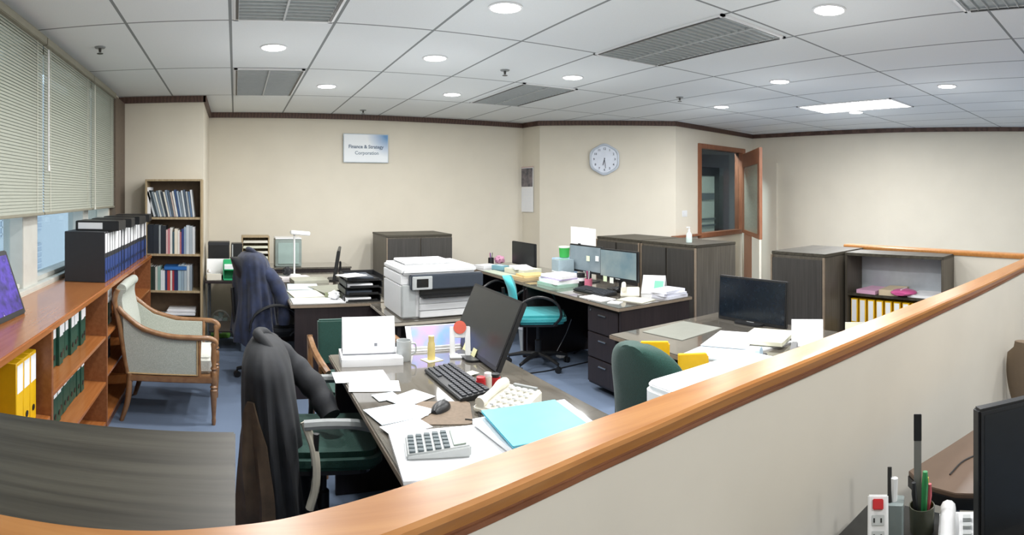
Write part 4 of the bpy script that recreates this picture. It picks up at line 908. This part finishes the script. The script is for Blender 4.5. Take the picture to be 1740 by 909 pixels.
crumple('crumpled_paper', 'crumpled white paper at the left of the black letter trays', M_paper, (.80, 4.62, .747), .045, 8, 'paper', .7)
crumple('black_pouch', 'small dark bundle under the desk lamp', M_blackb, (.53, 5.9, .765), .05, 11, 'pouch', .8)

# ------------------------------------------------------------------ things on the foreground desk
Z = .7405
cal = thing('standing_calendar', 'white standing desk calendar on papers at the far end of the foreground desk', 'desk calendar', (.545, 2.90, .782), R(-6))
mb = MB(); mb.M = Matrix.Rotation(R(-12), 4, 'X'); mb.box(0, .275, 0, .003, .0, .185); part('front_page', mb, M_paper, cal)
mb = MB(); mb.M = Matrix.Translation((0, .08, 0)) @ Matrix.Rotation(R(12), 4, 'X'); mb.box(0, .275, 0, .003, .0, .183); part('back_page', mb, M_paper, cal)
mb = MB(); mb.M = Matrix.Rotation(R(-12), 4, 'X'); mb.box(.02, .255, -.001, 0, .03, .165); part('date_print', mb, M_dates, cal)
mb = MB(); mb.M = Matrix.Rotation(R(-12), 4, 'X'); mb.box(.165, .18, -.0018, -.001, .035, .05); part('dark_square', mb, plain('7d8088', .6), cal)
part('base', MB().box(0, .275, -.012, .095, -.003, .0), plain('6a6d73', .5), cal)
sheet('pile of white paper under the standing desk calendar', .69, 2.90, Z, .31, .21, -6, .037, M_paper, 'paper_pile')
mg = thing('drinking_mug', 'grey-white mug right of the standing desk calendar', 'mug', (.86, 2.86, .74))
mb = MB(); mb.loft([[(r_ * math.cos(2 * PI * k / 24), r_ * math.sin(2 * PI * k / 24), z_) for k in range(24)] for r_, z_ in ((.033, 0), (.038, .01), (.039, .105), (.036, .105), (.034, .012))]); part('cup', mb, M_lgrey, mg, smooth=True)
part('handle', MB().tube(bez([(.036, 0, .085), (.062, 0, .08), (.064, 0, .04), (.036, 0, .025)], 12), .005, 8), M_lgrey, mg, smooth=True)
bx = thing('leaflet_box', 'tilted box of blue and violet leaflets behind the mug', 'leaflet', (.93, 3.0, .742), R(-4))
mb = MB(); mb.M = Matrix.Rotation(R(-38), 4, 'X'); mb.box(0, .33, 0, .006, 0, .15); part('cover', mb, M_white, bx)
mb = MB(); mb.M = Matrix.Rotation(R(-38), 4, 'X'); mb.box(.03, .32, -.002, 0, .02, .145)
lm = mat('leaflet_print', '7fa6ee', .35, 'noise', 9, c2='b99af0'); part('print', mb, lm, bx)
part('tray', MB().box(0, .33, .005, .1, -.001, .02), M_white, bx, bevel=.003)
sheet('white paper pile between the mug and the leaflets', .90, 2.99, Z, .06, .05, 10, .05, M_paper, 'paper_pile')
gs = thing('glue_bottle', 'pale yellow cylindrical bottle in front of the leaflets', 'bottle', (1.0, 2.83, .743)); part('bottle', MB().lathe([(0, 0), (.02, 0), (.02, .08), (.016, .09), (.016, .12), (0, .122)], n=16), plain('dcc987', .4), gs, smooth=True)
sheet('cream sticky pad under the pale yellow bottle', 1.0, 2.82, Z, .09, .08, 15, .002, plain('e8e2b4', .6), 'sticky_pad')
ph = thing('phone_stand', 'white phone stand topped by a round red disc', 'phone stand', (1.10, 2.82, .742), R(-18))
mb = MB(); mb.M = Matrix.Rotation(R(-14), 4, 'X')
mb.box(0, .028, 0, .01, 0, .16).box(.082, .11, 0, .01, 0, .16).box(.028, .082, 0, .01, .10, .16).box(.028, .082, 0, .01, 0, .018); part('frame', mb, M_white, ph, bevel=.003)
mb = MB(); mb.M = Matrix.Rotation(R(-14), 4, 'X'); mb.loft([[(.055 + .034 * math.cos(2 * PI * k / 24), y_, .155 + .034 * math.sin(2 * PI * k / 24)) for k in range(24)] for y_ in (-.006, 0)]); part('disc', mb, plain('d4614e', .4), ph, smooth=True)
part('foot', MB().box(0, .11, -.02, .06, -.001, .008), M_white, ph, bevel=.002)
kb = thing('computer_keyboard', 'black keyboard on the foreground desk before the tilted monitor', 'keyboard', (.975, 2.42, .742), R(1))
def keyboard_parts(t, L_=.44, Wd=.15):
    mb = MB(); mb.prism([(-Wd / 2, 0), (Wd / 2, 0), (Wd / 2, .03), (-Wd / 2, .014)], -L_ / 2, L_ / 2); mb.v = [Vector((v.x, v.z, v.y)) for v in mb.v]; part('case', mb, M_black, t, bevel=.003)
    k_ = MB()
    for i in range(5):
        for j in range(18):
            x_ = -Wd / 2 + .016 + i * .026; z_ = .014 + (x_ + Wd / 2) / Wd * .016; y_ = -L_ / 2 + .014 + j * .0234
            if i == 0 and 6 < j < 12: continue
            k_.box(x_, x_ + .019, y_, y_ + .018, z_ - .002, z_ + .007)
    part('keys', k_, plain('34373d', .5), t)
keyboard_parts(kb)
sheet('brown mouse pad with rounded corners on the foreground desk', 0, 0, 0, .1, .1, 0)
o = bpy.data.objects['paper_sheet'] if False else None
for o in list(col.objects):
    if o.get('label') == 'brown mouse pad with rounded corners on the foreground desk': bpy.data.objects.remove(o)
solo('mouse_pad', MB().rbox(-.11, .11, -.12, .12, 0, .003, .03), M_brownp, 'brown mouse pad with rounded corners on the foreground desk', 'mouse pad', (.80, 2.12, Z), R(-20))
def mouse(label, loc, rz):
    t = thing('computer_mouse', label, 'mouse', loc, rz); rings = []
    for k in range(9):
        a = k / 8; s_ = math.sin(PI * (.06 + .88 * a)) ** .5; rings.append([(-.055 + .11 * a, .031 * s_ * math.cos(b), max(0, .034 * s_ * math.sin(b))) for b in [PI * q / 10 for q in range(11)]] + [(-.055 + .11 * a, -.03 * s_ * .9, 0)])
    part('shell', MB().loft(rings), M_black, t, smooth=True); part('scroll_wheel', MB().box(.018, .034, -.004, .004, .028, .035), M_grey, t, bevel=.002)
mouse('black mouse on the brown mouse pad', (.80, 2.15, .744), R(40))
solo('mouse_cable', MB().tube(bez([(.85, 2.02, .745), (.90, 2.0, .746), (.95, 2.12, .746), (1.04, 2.2, .746), (1.1, 2.4, .746)], 24), .003, 6), M_black, 'thin black mouse cable trailing behind the keyboard', 'cable', smooth=True)
plist = [((612, 640), .30, .19, -3, 'white sheet just in front of the desk calendar on the foreground desk', M_paper), ((636, 657), .27, .17, -12, 'white sheet overlapping the second row of papers by the left desk edge', M_paper),
         ((656, 675), .12, .10, 10, 'pale blue card between the white sheets at the left desk edge', M_paperb), ((697, 678), .21, .15, 28, 'white slip left of the mouse pad', M_paper),
         ((672, 704), .24, .2, 12, 'pale blue printed sheet left of the mouse pad', M_paperb), ((706, 703), .15, .13, 38, 'folded white slip touching the mouse pad', M_paper),
         ((800, 637), .08, .06, 20, 'white note below the tilted monitor', M_paperc), ((690, 730), .2, .12, 14, 'white sheet above the calculator papers', M_paper)]
for k, (pp, w, d, rot, lb, m) in enumerate(plist):
    q = P(pp[0], pp[1], Z); sheet(lb, q.x, q.y, Z + .0005 + .0012 * k, w * .84, d * .84, rot, .001, m)
# telephone
tp = thing('desk_telephone', 'cream desk telephone behind the cyan folder', 'telephone', (1.045, 2.05, .742), R(-60))
mb = MB(); mb.prism([(-.10, 0), (.11, 0), (.11, .065), (-.10, .025)], -.10, .10); mb.v = [Vector((v.z, v.x, v.y)) for v in mb.v]; part('body', mb, M_cream, tp, bevel=.008, seg=3)
part('handset', MB().tube(bez([(-.068, -.095, .04), (-.07, -.05, .046), (-.07, .0, .056), (-.07, .05, .068), (-.068, .095, .072)], 20), [.022, .023, .022, .02, .017, .016, .016, .016, .016, .016, .016, .016, .017, .018, .02, .022, .023, .022, .022, .022, .020][:21], 10), M_cream, tp, smooth=True)
k_ = MB()
for i in range(4):
    for j in range(5): k_.box(-.03 + i * .03, -.012 + i * .03, -.08 + j * .034, -.062 + j * .034, .036 + j * .0065, .044 + j * .0065)
part('keypad', k_, M_white, tp); part('display', MB().box(-.03, .08, .09, .105, .06, .072), M_grey, tp)
for k, (px, py, c, lb) in enumerate(((817, 662, 'b8262c', 'small red box behind the telephone'), (842, 656, 'c02c30', 'small red jar behind the telephone'))):
    q = P(px, py, .74); t = thing('small_jar', lb, 'jar', (q.x, q.y, .741)); part('jar', MB().lathe([(0, 0), (.022, 0), (.022, .04), (0, .042)], n=16), plain(c, .4), t, smooth=True); part('lid', MB().lathe([(0, .042), (.019, .042), (.019, .055), (0, .056)], n=16), M_black if k else M_red, t)
q = P(829, 659, .74); t = thing('correction_pot', 'small white pot between the red jars', 'jar', (q.x, q.y, .741)); part('jar', MB().lathe([(0, 0), (.018, 0), (.018, .05), (0, .052)], n=16), M_cream, t, smooth=True); part('lid', MB().lathe([(0, .052), (.016, .052), (.016, .066), (0, .067)], n=16), M_white, t)
# calculator papers
q = P(760, 765, .745)
sheet('large white papers spread under the calculator', q.x + .04, q.y - .02, Z, .44, .36, -8, .012, M_paper, 'paper_pile')
sheet('white paper sheet at the near edge of the foreground desk', .62, 1.33, Z, .22, .3, 14, .008, M_paper)
sheet('clear plastic folder at the near left corner of the foreground desk', .60, 1.52, Z, .20, .26, -12, .004, plain('d0d2e0', .2), 'plastic_folder', 'folder')
sheet('second layer of white papers right of the calculator', 1.02, 1.62, Z + .012, .3, .34, -2, .008, M_paper, 'paper_pile')
ca = thing('calculator', 'large grey desk calculator on the white papers', 'calculator', (P(742, 760, .76).x, P(742, 760, .76).y, Z + .0125), R(-14))
mb = MB(); mb.prism([(-.105, 0), (.105, 0), (.105, .04), (-.105, .018)], -.075, .075); mb.v = [Vector((v.x, v.z, v.y)) for v in mb.v]; part('body', mb, M_lgrey, ca, bevel=.006, seg=3)
k_ = MB()
for i in range(5):
    for j in range(5):
        x_ = -.094 + i * .028; z_ = .018 + (x_ + .105) / .21 * .022; k_.box(x_, x_ + .019, -.066 + j * .0275, -.047 + j * .0275, z_, z_ + .007)
part('keys', k_, plain('4d5a5e', .5), ca)
mb = MB(); mb.add([(.05, -.06, .035), (.09, -.06, .0395), (.09, .06, .0395), (.05, .06, .035), (.05, -.06, .039), (.09, -.06, .0435), (.09, .06, .0435), (.05, .06, .039)], [(0, 3, 2, 1), (4, 5, 6, 7), (0, 1, 5, 4), (1, 2, 6, 5), (2, 3, 7, 6), (3, 0, 4, 7)]); part('display', mb, plain('9aa89c', .3), ca)
# stack with cyan folder
q = P(915, 715, .80)
for k, (dx, dy, w, d, rot, t_, m, lb) in enumerate(((.03, -.02, .37, .42, -4, .02, M_paper, 'lowest white paper pile under the cyan folder'), (.0, -.01, .34, .38, 3, .018, M_paper, 'second white paper pile under the cyan folder'), (.02, .0, .32, .34, -8, .015, plain('c5cfe2', .5), 'pale blue folder under the cyan folder'))):
    sheet(lb, q.x + dx, q.y + dy, Z + [.0, .0205, .039][k], w, d, rot, t_, m, 'paper_pile')
cf = thing('cyan_folder', 'bright cyan folder on top of the paper stack by the telephone', 'folder', (q.x - .01, q.y, Z + .0545), R(-6)); part('back_cover', MB().box(-.15, .15, -.16, .16, 0, .002), plain('5cc4da', .4), cf); part('sheets', MB().box(-.145, .145, -.155, .155, .002, .006), M_paper, cf); part('front_cover', MB().box(-.15, .15, -.16, .16, .006, .008), plain('6bd0e2', .4), cf)

# ------------------------------------------------------------------ things on the far corner desk
Z = .7405
sheet('white printed papers at the left end of the far corner desk', 2.86, 6.15, Z, .22, .2, 10, .03, M_paper, 'paper_pile')
t = thing('pen_cup', 'dark pen cup at the back of the far corner desk', 'pen cup', (3.0, 6.32, .74)); part('cup', MB().lathe([(0, 0), (.035, 0), (.035, .09), (.03, .09), (.03, .01), (0, .01)], n=18), M_black, t, smooth=True)
for k, (a, c) in enumerate(((0, '2b2b33'), (2, 'c65a8a'), (4, '3355aa'))): part('pen', MB().tube([(0, 0, .01), (.02 * math.cos(a), .02 * math.sin(a), .15)], .004, 6), plain(c, .4), t)
crumple('pink_cloth', 'crumpled pink cloth left of the small black monitor', plain('dfa6c2', .7), (3.12, 6.33, .741), .06, 5, 'cloth', .8)
t = thing('tissue_box', 'pale blue box in front of the pink cloth', 'box', (2.92, 5.9, .74), R(12)); part('box', MB().box(-.06, .06, -.09, .09, 0, .05), plain('86b7c4', .5), t, bevel=.003); part('slot', MB().box(-.02, .02, -.05, .05, .05, .052), M_white, t)
sheet('white papers in front of the small black monitor', 3.02, 5.55, Z, .25, .34, 10, .05, M_paperc, 'paper_pile')
sheet('open white booklet leaning before the small black monitor', 3.0, 5.56, Z + .051, .2, .28, -14, .02, M_paper, 'booklet', 'booklet')
sheet('tan folders stacked at the near end of the far corner desk', 2.88, 5.16, Z, .28, .26, 8, .025, plain('c9b184', .6), 'folder_pile', 'folder')
sheet('yellow folder on top of the tan folders', 2.90, 5.14, Z + .026, .26, .22, -6, .018, plain('dcc48a', .6), 'folder', 'folder')
sheet('pale green sheet along the front of the far corner desk', 2.76, 5.6, Z, .14, .5, 3, .008, plain('b9c3b0', .6))

# ------------------------------------------------------------------ things on the twin-monitor desk
sheet('lowest folder of the tall pile on the twin-monitor desk', 2.92, 4.62, Z, .30, .34, 5, .03, plain('9cc0b0', .6), 'folder_pile', 'folder')
sheet('white paper pile in the middle of the tall pile', 2.92, 4.62, Z + .031, .29, .33, -3, .035, M_paper, 'paper_pile')
sheet('violet-edged folder in the tall pile', 2.93, 4.61, Z + .067, .28, .31, 6, .012, plain('b4aacb', .6), 'folder', 'folder')
sheet('topmost white papers of the tall pile', 2.93, 4.61, Z + .08, .27, .30, 10, .025, M_paper, 'paper_pile')
t = thing('green_tub', 'bright green cup standing on pale blue files beside the white sheets', 'cup', (3.22, 5.02, .74 + .21)); part('tub', MB().lathe([(0, 0), (.05, 0), (.056, .1), (.05, .1), (.046, .01), (0, .01)], n=24), plain('3fa84e', .4), t, smooth=True)
part('rim', MB().lathe([(.05, .098), (.059, .098), (.059, .112), (.05, .112)], n=24), plain('dff0dc', .5), t)
t = thing('magazine_box', 'pale blue magazine box under the green cup', 'box', (3.22, 5.02, .74)); part('box', MB().box(-.11, .12, -.07, .07, 0, .205), plain('a9c6e2', .5), t, bevel=.004); part('label', MB().box(-.113, -.11, -.03, .03, .08, .15), M_paper, t)
t = thing('clear_organizer', 'clear grey plastic organizer left of the second monitor', 'box', (3.10, 4.86, .74)); part('box', MB().box(-.09, .09, -.07, .07, 0, .21), plain('9fb0b8', .2), t, bevel=.004); part('divider', MB().box(-.093, -.09, -.06, .06, .09, .1), M_white, t)
# white sheets above the second monitor
t = thing('clipped_sheets', 'bright white sheets clipped upright above the second monitor', 'paper', (3.235, 4.66, .74 + .09 + .27)); part('sheet', MB().box(0, .004, -.06, .26, .001, .17), M_paper, t); part('sheet', MB().box(0, .004, -.17, -.065, .001, .165), M_paper, t); part('clip', MB().box(-.006, .012, .08, .12, -.012, .01), M_black, t)
t = thing('pen_cup', 'pen cup with pink and black pens before the second monitor', 'pen cup', (3.06, 4.36, .74)); part('cup', MB().lathe([(0, 0), (.036, 0), (.036, .08), (.031, .08), (.031, .01), (0, .01)], n=18), plain('c76d86', .4), t, smooth=True)
for k, (a, c) in enumerate(((0, '2b2b33'), (1.5, 'c65a8a'), (3, '303038'), (4.4, 'd8d8dc'))): part('pen', MB().tube([(0, 0, .01), (.025 * math.cos(a), .025 * math.sin(a), .15)], .005, 6), plain(c, .4), t)
t = thing('black_pot', 'black cylindrical pot left of the pink pen cup', 'pot', (3.05, 4.47, .74)); part('pot', MB().lathe([(0, 0), (.04, 0), (.04, .12), (.035, .12), (.035, .01), (0, .01)], n=18), M_black, t, smooth=True); part('band', MB().lathe([(.0405, .05), (.0415, .05), (.0415, .08), (.0405, .08)], n=18), M_white, t)
kb2 = thing('computer_keyboard', 'black keyboard on the twin-monitor desk', 'keyboard', (2.93, 4.08, .742), R(2)); keyboard_parts(kb2)
sheet('white sheet in front of the keyboard on the twin-monitor desk', 2.80, 3.86, Z, .16, .28, 4, .004)
sheet('small white slip near the front of the twin-monitor desk', 2.80, 3.62, Z, .09, .10, 30, .004)
sheet('grey printed sheet at the near end of the twin-monitor desk', 3.0, 3.6, Z, .2, .26, 15, .004, plain('b8b7a8', .6))
t = thing('desk_telephone', 'cream telephone on the twin-monitor desk', 'telephone', (3.10, 3.80, .74), R(-40)); mb = MB(); mb.prism([(-.08, 0), (.09, 0), (.09, .06), (-.08, .02)], -.08, .08); mb.v = [Vector((v.z, v.x, v.y)) for v in mb.v]; part('body', mb, M_cream, t, bevel=.006)
part('handset', MB().tube(bez([(-.055, -.08, .065), (-.055, 0, .062), (-.055, .09, .085)], 12), .02, 8), M_cream, t, smooth=True)
mb = MB(); 
t = thing('tent_card', 'white and green folded card standing at the near end of the twin-monitor desk', 'card', (3.28, 3.72, .742), R(35))
mb = MB(); mb.M = Matrix.Rotation(R(28), 4, 'Y'); mb.box(0, .003, -.1, .1, 0, .17); part('front', mb, M_paper, t)
mb = MB(); mb.M = Matrix.Rotation(R(28), 4, 'Y'); mb.box(-.002, 0, -.09, -.01, .02, .12); part('print', mb, plain('74c0a4', .5), t)
mb = MB(); mb.M = Matrix.Translation((.16, 0, 0)) @ Matrix.Rotation(R(-28), 4, 'Y'); mb.box(0, .003, -.1, .1, 0, .168); part('rear', mb, M_paper, t)
for k in range(3): sheet(('lowest', 'middle', 'topmost')[k] + ' plastic-wrapped paper ream at the near right corner of the twin-monitor desk', 3.31 - .01 * k, 3.53 + .005 * k, Z + .0225 * k, .24, .19, (4, -5, 7)[k], .022, plain('e2e4f0', .25), 'paper_ream', 'paper ream', 'paper reams on the twin-monitor desk')
crumple('black_headset', 'small black bundle under the grey-faced monitor', M_black, (3.10, 3.98, .741), .035, 21, 'bundle', .7)

# ------------------------------------------------------------------ things on the right-hand desk
sheet('grey sheet standing in for the glass reflection at the far end of the right-hand desk', 2.55, 2.60, Z, .4, .32, 6, .003, plain('8d8f86', .3), 'desk_reflection', 'painted reflection')  # thin grey slab paints the reflection in the glass desk top
sheet('large white sheet in the middle of the right-hand desk', 2.55, 2.19, Z + .012, .36, .26, 24, .004)
sheet('pale blue printed sheets at the front of the right-hand desk', 2.36, 2.07, Z, .34, .34, 12, .008, M_paperb)
q = P(1285, 585, .76); sheet('cream paper stack below the large glossy monitor', 2.68, 2.03, Z + .017, .30, .26, 20, .022, M_paperc, 'paper_pile')
sheet('white papers under the cream paper stack', 2.62, 2.06, Z, .3, .3, -8, .009, M_paper, 'paper_pile')
st = thing('desk_stapler', 'black stapler beside the cream paper stack', 'stapler', (2.50, 1.72, .741), R(30)); part('base', MB().box(-.08, .08, -.02, .02, 0, .012), M_black, st, bevel=.003); mb = MB(); mb.M = Matrix.Translation((-.075, 0, .02)) @ Matrix.Rotation(R(-10), 4, 'Y'); mb.box(0, .15, -.018, .018, 0, .022); part('arm', mb, M_black, st, bevel=.005)
t = thing('tape_dispenser', 'pale blue and black tape dispenser on the right-hand desk', 'tape dispenser', (2.33, 1.82, .741), R(20)); part('body', MB().box(-.07, .07, -.025, .025, 0, .03), M_black, t, bevel=.004); mb = MB(); mb.loft([[(.032 * math.cos(2 * PI * k / 20), y_, .045 + .032 * math.sin(2 * PI * k / 20)) for k in range(20)] for y_ in (-.012, .012)]); part('tape_roll', mb, plain('bcd8ee', .3), t, smooth=True)
q = P(1376, 590, .75)
for k, (xx, yy, rz, w, lb) in enumerate(((2.72, 1.78, -58, .18, 'white sheet standing upright left of the second one behind the partition'), (2.80, 1.50, -62, .14, 'small cream card standing upright nearer the open shelf'))):
    t = thing('standing_card', lb, 'card', (xx, yy, .742), R(rz)); mb = MB(); mb.M = Matrix.Rotation(R(-14), 4, 'X'); mb.box(-w / 2, w / 2, 0, .003, 0, .15); part('front', mb, M_paper if not k else M_paperc, t)
    mb = MB(); mb.M = Matrix.Translation((0, .07, 0)) @ Matrix.Rotation(R(14), 4, 'X'); mb.box(-w / 2, w / 2, 0, .003, 0, .148); part('rear', mb, M_paper, t)
for k, (xx, yy, rz, hh, lb) in enumerate(((1.84, 2.07, -42, .37, 'yellow and white file standing on the green chair seat, farther of two'), (1.92, 1.88, -36, .335, 'yellow and white file standing on the green chair seat nearer the white machine'))):
    t = thing('display_file', lb, 'folder', (xx, yy, .512), R(rz), 'yellow and white files on the green chair')
    mb = MB(); mb.M = Matrix.Rotation(R(-7), 4, 'X'); mb.box(-.062, .062, 0, .035, 0, hh - .03); part('pages', mb, M_paper, t)
    mb = MB(); mb.M = Matrix.Rotation(R(-7), 4, 'X'); mb.prism([(-.068, -.005), (.068, -.005), (.068, .04), (-.068, .04)], hh - .075, hh); mb.box(.062, .074, -.006, .041, 0, hh - .01).box(-.068, .068, .035, .041, 0, hh - .02); part('cover', mb, M_yellow, t, bevel=.003)
# white machine by the partition
wm = thing('white_laser_printer', 'white rounded machine standing against the partition in front of the green chair', 'printer', (0, 0, 0))
part('body', MB().rbox(1.375, 1.98, 1.06, 1.62, .50, .895, .05, 6), M_white, wm, bevel=.01, seg=3); part('top_cover', MB().rbox(1.38, 1.975, 1.065, 1.615, .895, .91, .05, 6), M_white, wm, bevel=.005)
part('handle_slot', MB().rbox(1.62, 1.70, 1.36, 1.375, .909, .912, .006), M_grey, wm)
ws = thing('machine_stand', 'dark low stand under the white rounded machine', 'stand'); part('top', MB().box(1.37, 2.0, 1.05, 1.64, .47, .498), M_deskb, ws, bevel=.003)
for xx in (1.395, 1.97):
    for yy in (1.08, 1.6): part('leg', MB().box(xx - .02, xx + .02, yy - .02, yy + .02, 0, .47), M_deskb, ws)

# ------------------------------------------------------------------ right foreground, outside the partition
LZ = .66
ld_ = thing('side_desk', 'dark desk outside the partition at the bottom right', 'desk'); part('desk_top', MB().box(1.05, 1.60, .10, .80, LZ - .03, LZ), plain('2c2e2f', .3), ld_, bevel=.003)
for xx in (1.08, 1.57):
    for yy in (.13, .77): part('leg', MB().box(xx - .02, xx + .02, yy - .02, yy + .02, 0, LZ - .03), M_black, ld_)
bt = thing('brown_table', 'brown laminate table with a thick black edge behind the pen cup', 'table')
poly = [(1.72, .735), (1.655, .66), (1.64, .55), (1.66, .47), (1.80, .33), (2.4, -.12), (2.7, .46), (2.31, .575)]
part('table_top', MB().prism(poly, .688, .703), plain('6e5b4d', .35), bt, bevel=.002); part('edge', MB().prism([(x_ - .004, y_) for x_, y_ in poly], .655, .688), M_black, bt)
for xx, yy in ((1.76, .60), (2.5, .42), (2.36, .02)): part('leg', MB().box(xx - .02, xx + .02, yy - .02, yy + .02, 0, .655), M_black, bt)
solo('thin_cable', MB().tube(bez([(1.74, .60, .706), (1.85, .585, .706), (1.95, .52, .706), (2.05, .42, .706)], 16), .0025, 6), M_black, 'thin black cable lying on the brown table', 'cable', smooth=True)
mo = thing('computer_monitor', 'big black monitor at the right edge outside the partition', 'monitor', (0, 0, 0))
a0 = Vector((math.sin(az(1664)), math.cos(az(1664)))) * 1.40; dirv = Vector((.72, -.69)).normalized(); nv = Vector((dirv.y, -dirv.x))
def mquad(o0, o1, z0, z1, s0=0, s1=.55):
    a = a0 + dirv * s0 + nv * o0; b = a0 + dirv * s1 + nv * o0; c = a0 + dirv * s1 + nv * o1; d = a0 + dirv * s0 + nv * o1
    return MB().prism([tuple(a), tuple(b), tuple(c), tuple(d)], z0, z1)
part('casing', mquad(0, -.035, .73, 1.075), M_black, mo, bevel=.006); part('screen', mquad(.001, 0, .765, 1.06, .015, .535), mat('near_screen', '16191c', .35), mo); part('neck', mquad(-.035, -.06, LZ, .9, .14, .22), M_black, mo); part('stand_base', mquad(.06, -.10, LZ + .001, LZ + .013, .08, .28), M_black, mo, bevel=.003)
# power strip leaning on the partition
pst = thing('power_strip', 'white power strip with a red switch standing at the bottom right', 'power strip', (P(1492, 870, .79).x, P(1492, 870, .79).y, LZ), math.pi / 2 - az(1492) + PI)
mb = MB(); mb.M = Matrix.Rotation(R(-24), 4, 'Y') @ Matrix.Translation((0, 0, 0)); mb.rbox(0, .028, -.027, .027, 0, .155, .008); part('housing', mb, M_white, pst, bevel=.003)
for k in range(3):
    mb = MB(); mb.M = Matrix.Rotation(R(-24), 4, 'Y'); mb.box(.028, .031, -.016, .016,   .014 + k * .036, .038 + k * .036); s_ = part('socket', mb, M_lgrey, pst, bevel=.001)
    mb = MB(); mb.M = Matrix.Rotation(R(-24), 4, 'Y'); mb.box(.031, .032, -.012, -.008, .021 + k * .036, .031 + k * .036).box(.031, .032, .006, .010, .021 + k * .036, .031 + k * .036); o = link('socket_holes', mb, M_black); o.parent = s_
mb = MB(); mb.M = Matrix.Rotation(R(-24), 4, 'Y'); mb.box(.028, .035, -.014, .014, .122, .147); part('switch', mb, M_red, pst, bevel=.002)
# pen cup with ruler
pc = thing('pen_holder', 'clear pen holder crowded with pens and a highlighter at the bottom right', 'pen holder', (1.50, .60, LZ))
part('cup', MB().lathe([(0, 0), (.034, 0), (.036, .07), (.033, .07), (.031, .006), (0, .006)], n=24), plain('55574a', .25), pc, smooth=True)
pens = [(-.0, -.008, .165, '3a9a5a', .010, 'green marker'), (.012, -.014, .125, 'd6616b', .008, 'pink pen'), (.022, -.002, .135, 'd9c62c', .010, 'yellow highlighter'), (-.018, .012, .14, '2a2c30', .008, 'black pen'), (.02, .018, .14, '1f2f5a', .006, 'dark blue pen')]
for x_, y_, h_, c, r_, lb in pens: part('pen', MB().tube([(x_ * .5, y_ * .5, .008), (x_ * 1.2, y_ * 1.2, h_ - .03), (x_ * 1.25, y_ * 1.25, h_)], [r_ * .8, r_, r_ * .7], 8), plain(c, .4), pc, label=lb, smooth=True)
rl = thing('upright_ruler', 'black and steel ruler standing upright in the pen holder', 'ruler', (1.498, .612, LZ + .008), math.pi / 2 - az(1562)); part('blade', MB().box(-.001, .001, -.0105, .0105, 0, .24), plain('8b8c88', .4, metal=.3), rl); part('grip', MB().box(-.002, .002, -.011, .011, .24, .315), M_black, rl, bevel=.001)
t = thing('clear_pen_box', 'clear plastic box with a white correction pen left of the pen holder', 'pen holder', (1.43, .655, LZ), R(20)); part('box', MB().rbox(-.028, .028, -.028, .028, 0, .105, .006), plain('8a9696', .15), t); part('pen', MB().tube([(.0, .0, .1), (.003, -.002, .165)], .010, 8), M_white, t, smooth=True); part('pen', MB().tube([(-.01, .01, .1), (.012, .012, .19)], .006, 8), M_black, t, smooth=True)
t = thing('desk_telephone', 'white telephone at the bottom edge beside the big right-hand monitor', 'telephone', (1.50, .465, LZ), R(18))
mb = MB(); mb.prism([(-.08, 0), (.08, 0), (.08, .035), (-.08, .02)], -.08, .08); mb.v = [Vector((v.x, v.z, v.y)) for v in mb.v]; part('body', mb, M_white, t, bevel=.006)
part('handset', MB().tube(bez([(-.10, .055, .04), (-.0, .055, .045), (.07, .055, .05)], 12), .022, 10), M_white, t, smooth=True); k_ = MB()
for i in range(4):
    for j in range(3): k_.box(-.06 + i * .03, -.042 + i * .03, -.068 + j * .03, -.046 + j * .03, .018 + i * .0045, .028 + i * .0045)
part('keypad', k_, M_lgrey, t)
t = thing('tan_armchair', 'tan upholstered chair back cut off by the right picture edge', 'chair', (3.48, .50, 0), R(170))
rings = []
for k in range(12):
    a = k / 11; w = .24 * (.5 + .5 * math.sin(PI * (.25 + .5 * a))) * (1 if a < .85 else .85); rings.append([(.22 + .06 * a + .04 * math.cos(b), w * math.copysign(abs(math.sin(b)) ** .6, math.sin(b)), .36 + .40 * a) for b in [2 * PI * q / 18 for q in range(18)]])
part('backrest', MB().loft(rings), plain('8c7a66', .8), t, smooth=True); part('seat', MB().rbox(-.2, .2, -.20, .20, .34, .42, .06), plain('8c7a66', .8), t, bevel=.02)
for sx in (-.18, .2):
    for sy in (-.19, .19): part('leg', MB().tube([(sx, sy, 0), (sx, sy, .34)], .016, 8), M_black, t)

# ------------------------------------------------------------------ light and camera
w = bpy.data.worlds.new('sky'); bpy.context.scene.world = w; w.use_nodes = True
bg = w.node_tree.nodes['Background']; bg.inputs[0].default_value = (.80, .85, .92, 1); bg.inputs[1].default_value = 2.2
cam = bpy.data.cameras.new('camera'); co = bpy.data.objects.new('camera', cam); col.objects.link(co)
cam.type = 'PANO'; cam.panorama_type = 'CENTRAL_CYLINDRICAL'
cam.central_cylindrical_radius = 1.0
half = 870 / FPX; cam.central_cylindrical_range_u_min = -half; cam.central_cylindrical_range_u_max = half
cam.central_cylindrical_range_v_min = -(909 - Y0) / FPX; cam.central_cylindrical_range_v_max = Y0 / FPX
cam.clip_start = .05
co.location = (0, 0, EYE); co.rotation_euler = (R(90), 0, -(870 - X0) / FPX)
sc = bpy.context.scene; sc.camera = co
sc.view_settings.view_transform = 'Standard'; sc.view_settings.look = 'None'; sc.view_settings.exposure = .08; sc.view_settings.gamma = 1; sc.view_settings.use_curve_mapping = False
sc.cycles.use_denoising = True; sc.cycles.max_bounces = 8; sc.cycles.caustics_reflective = False; sc.cycles.caustics_refractive = False
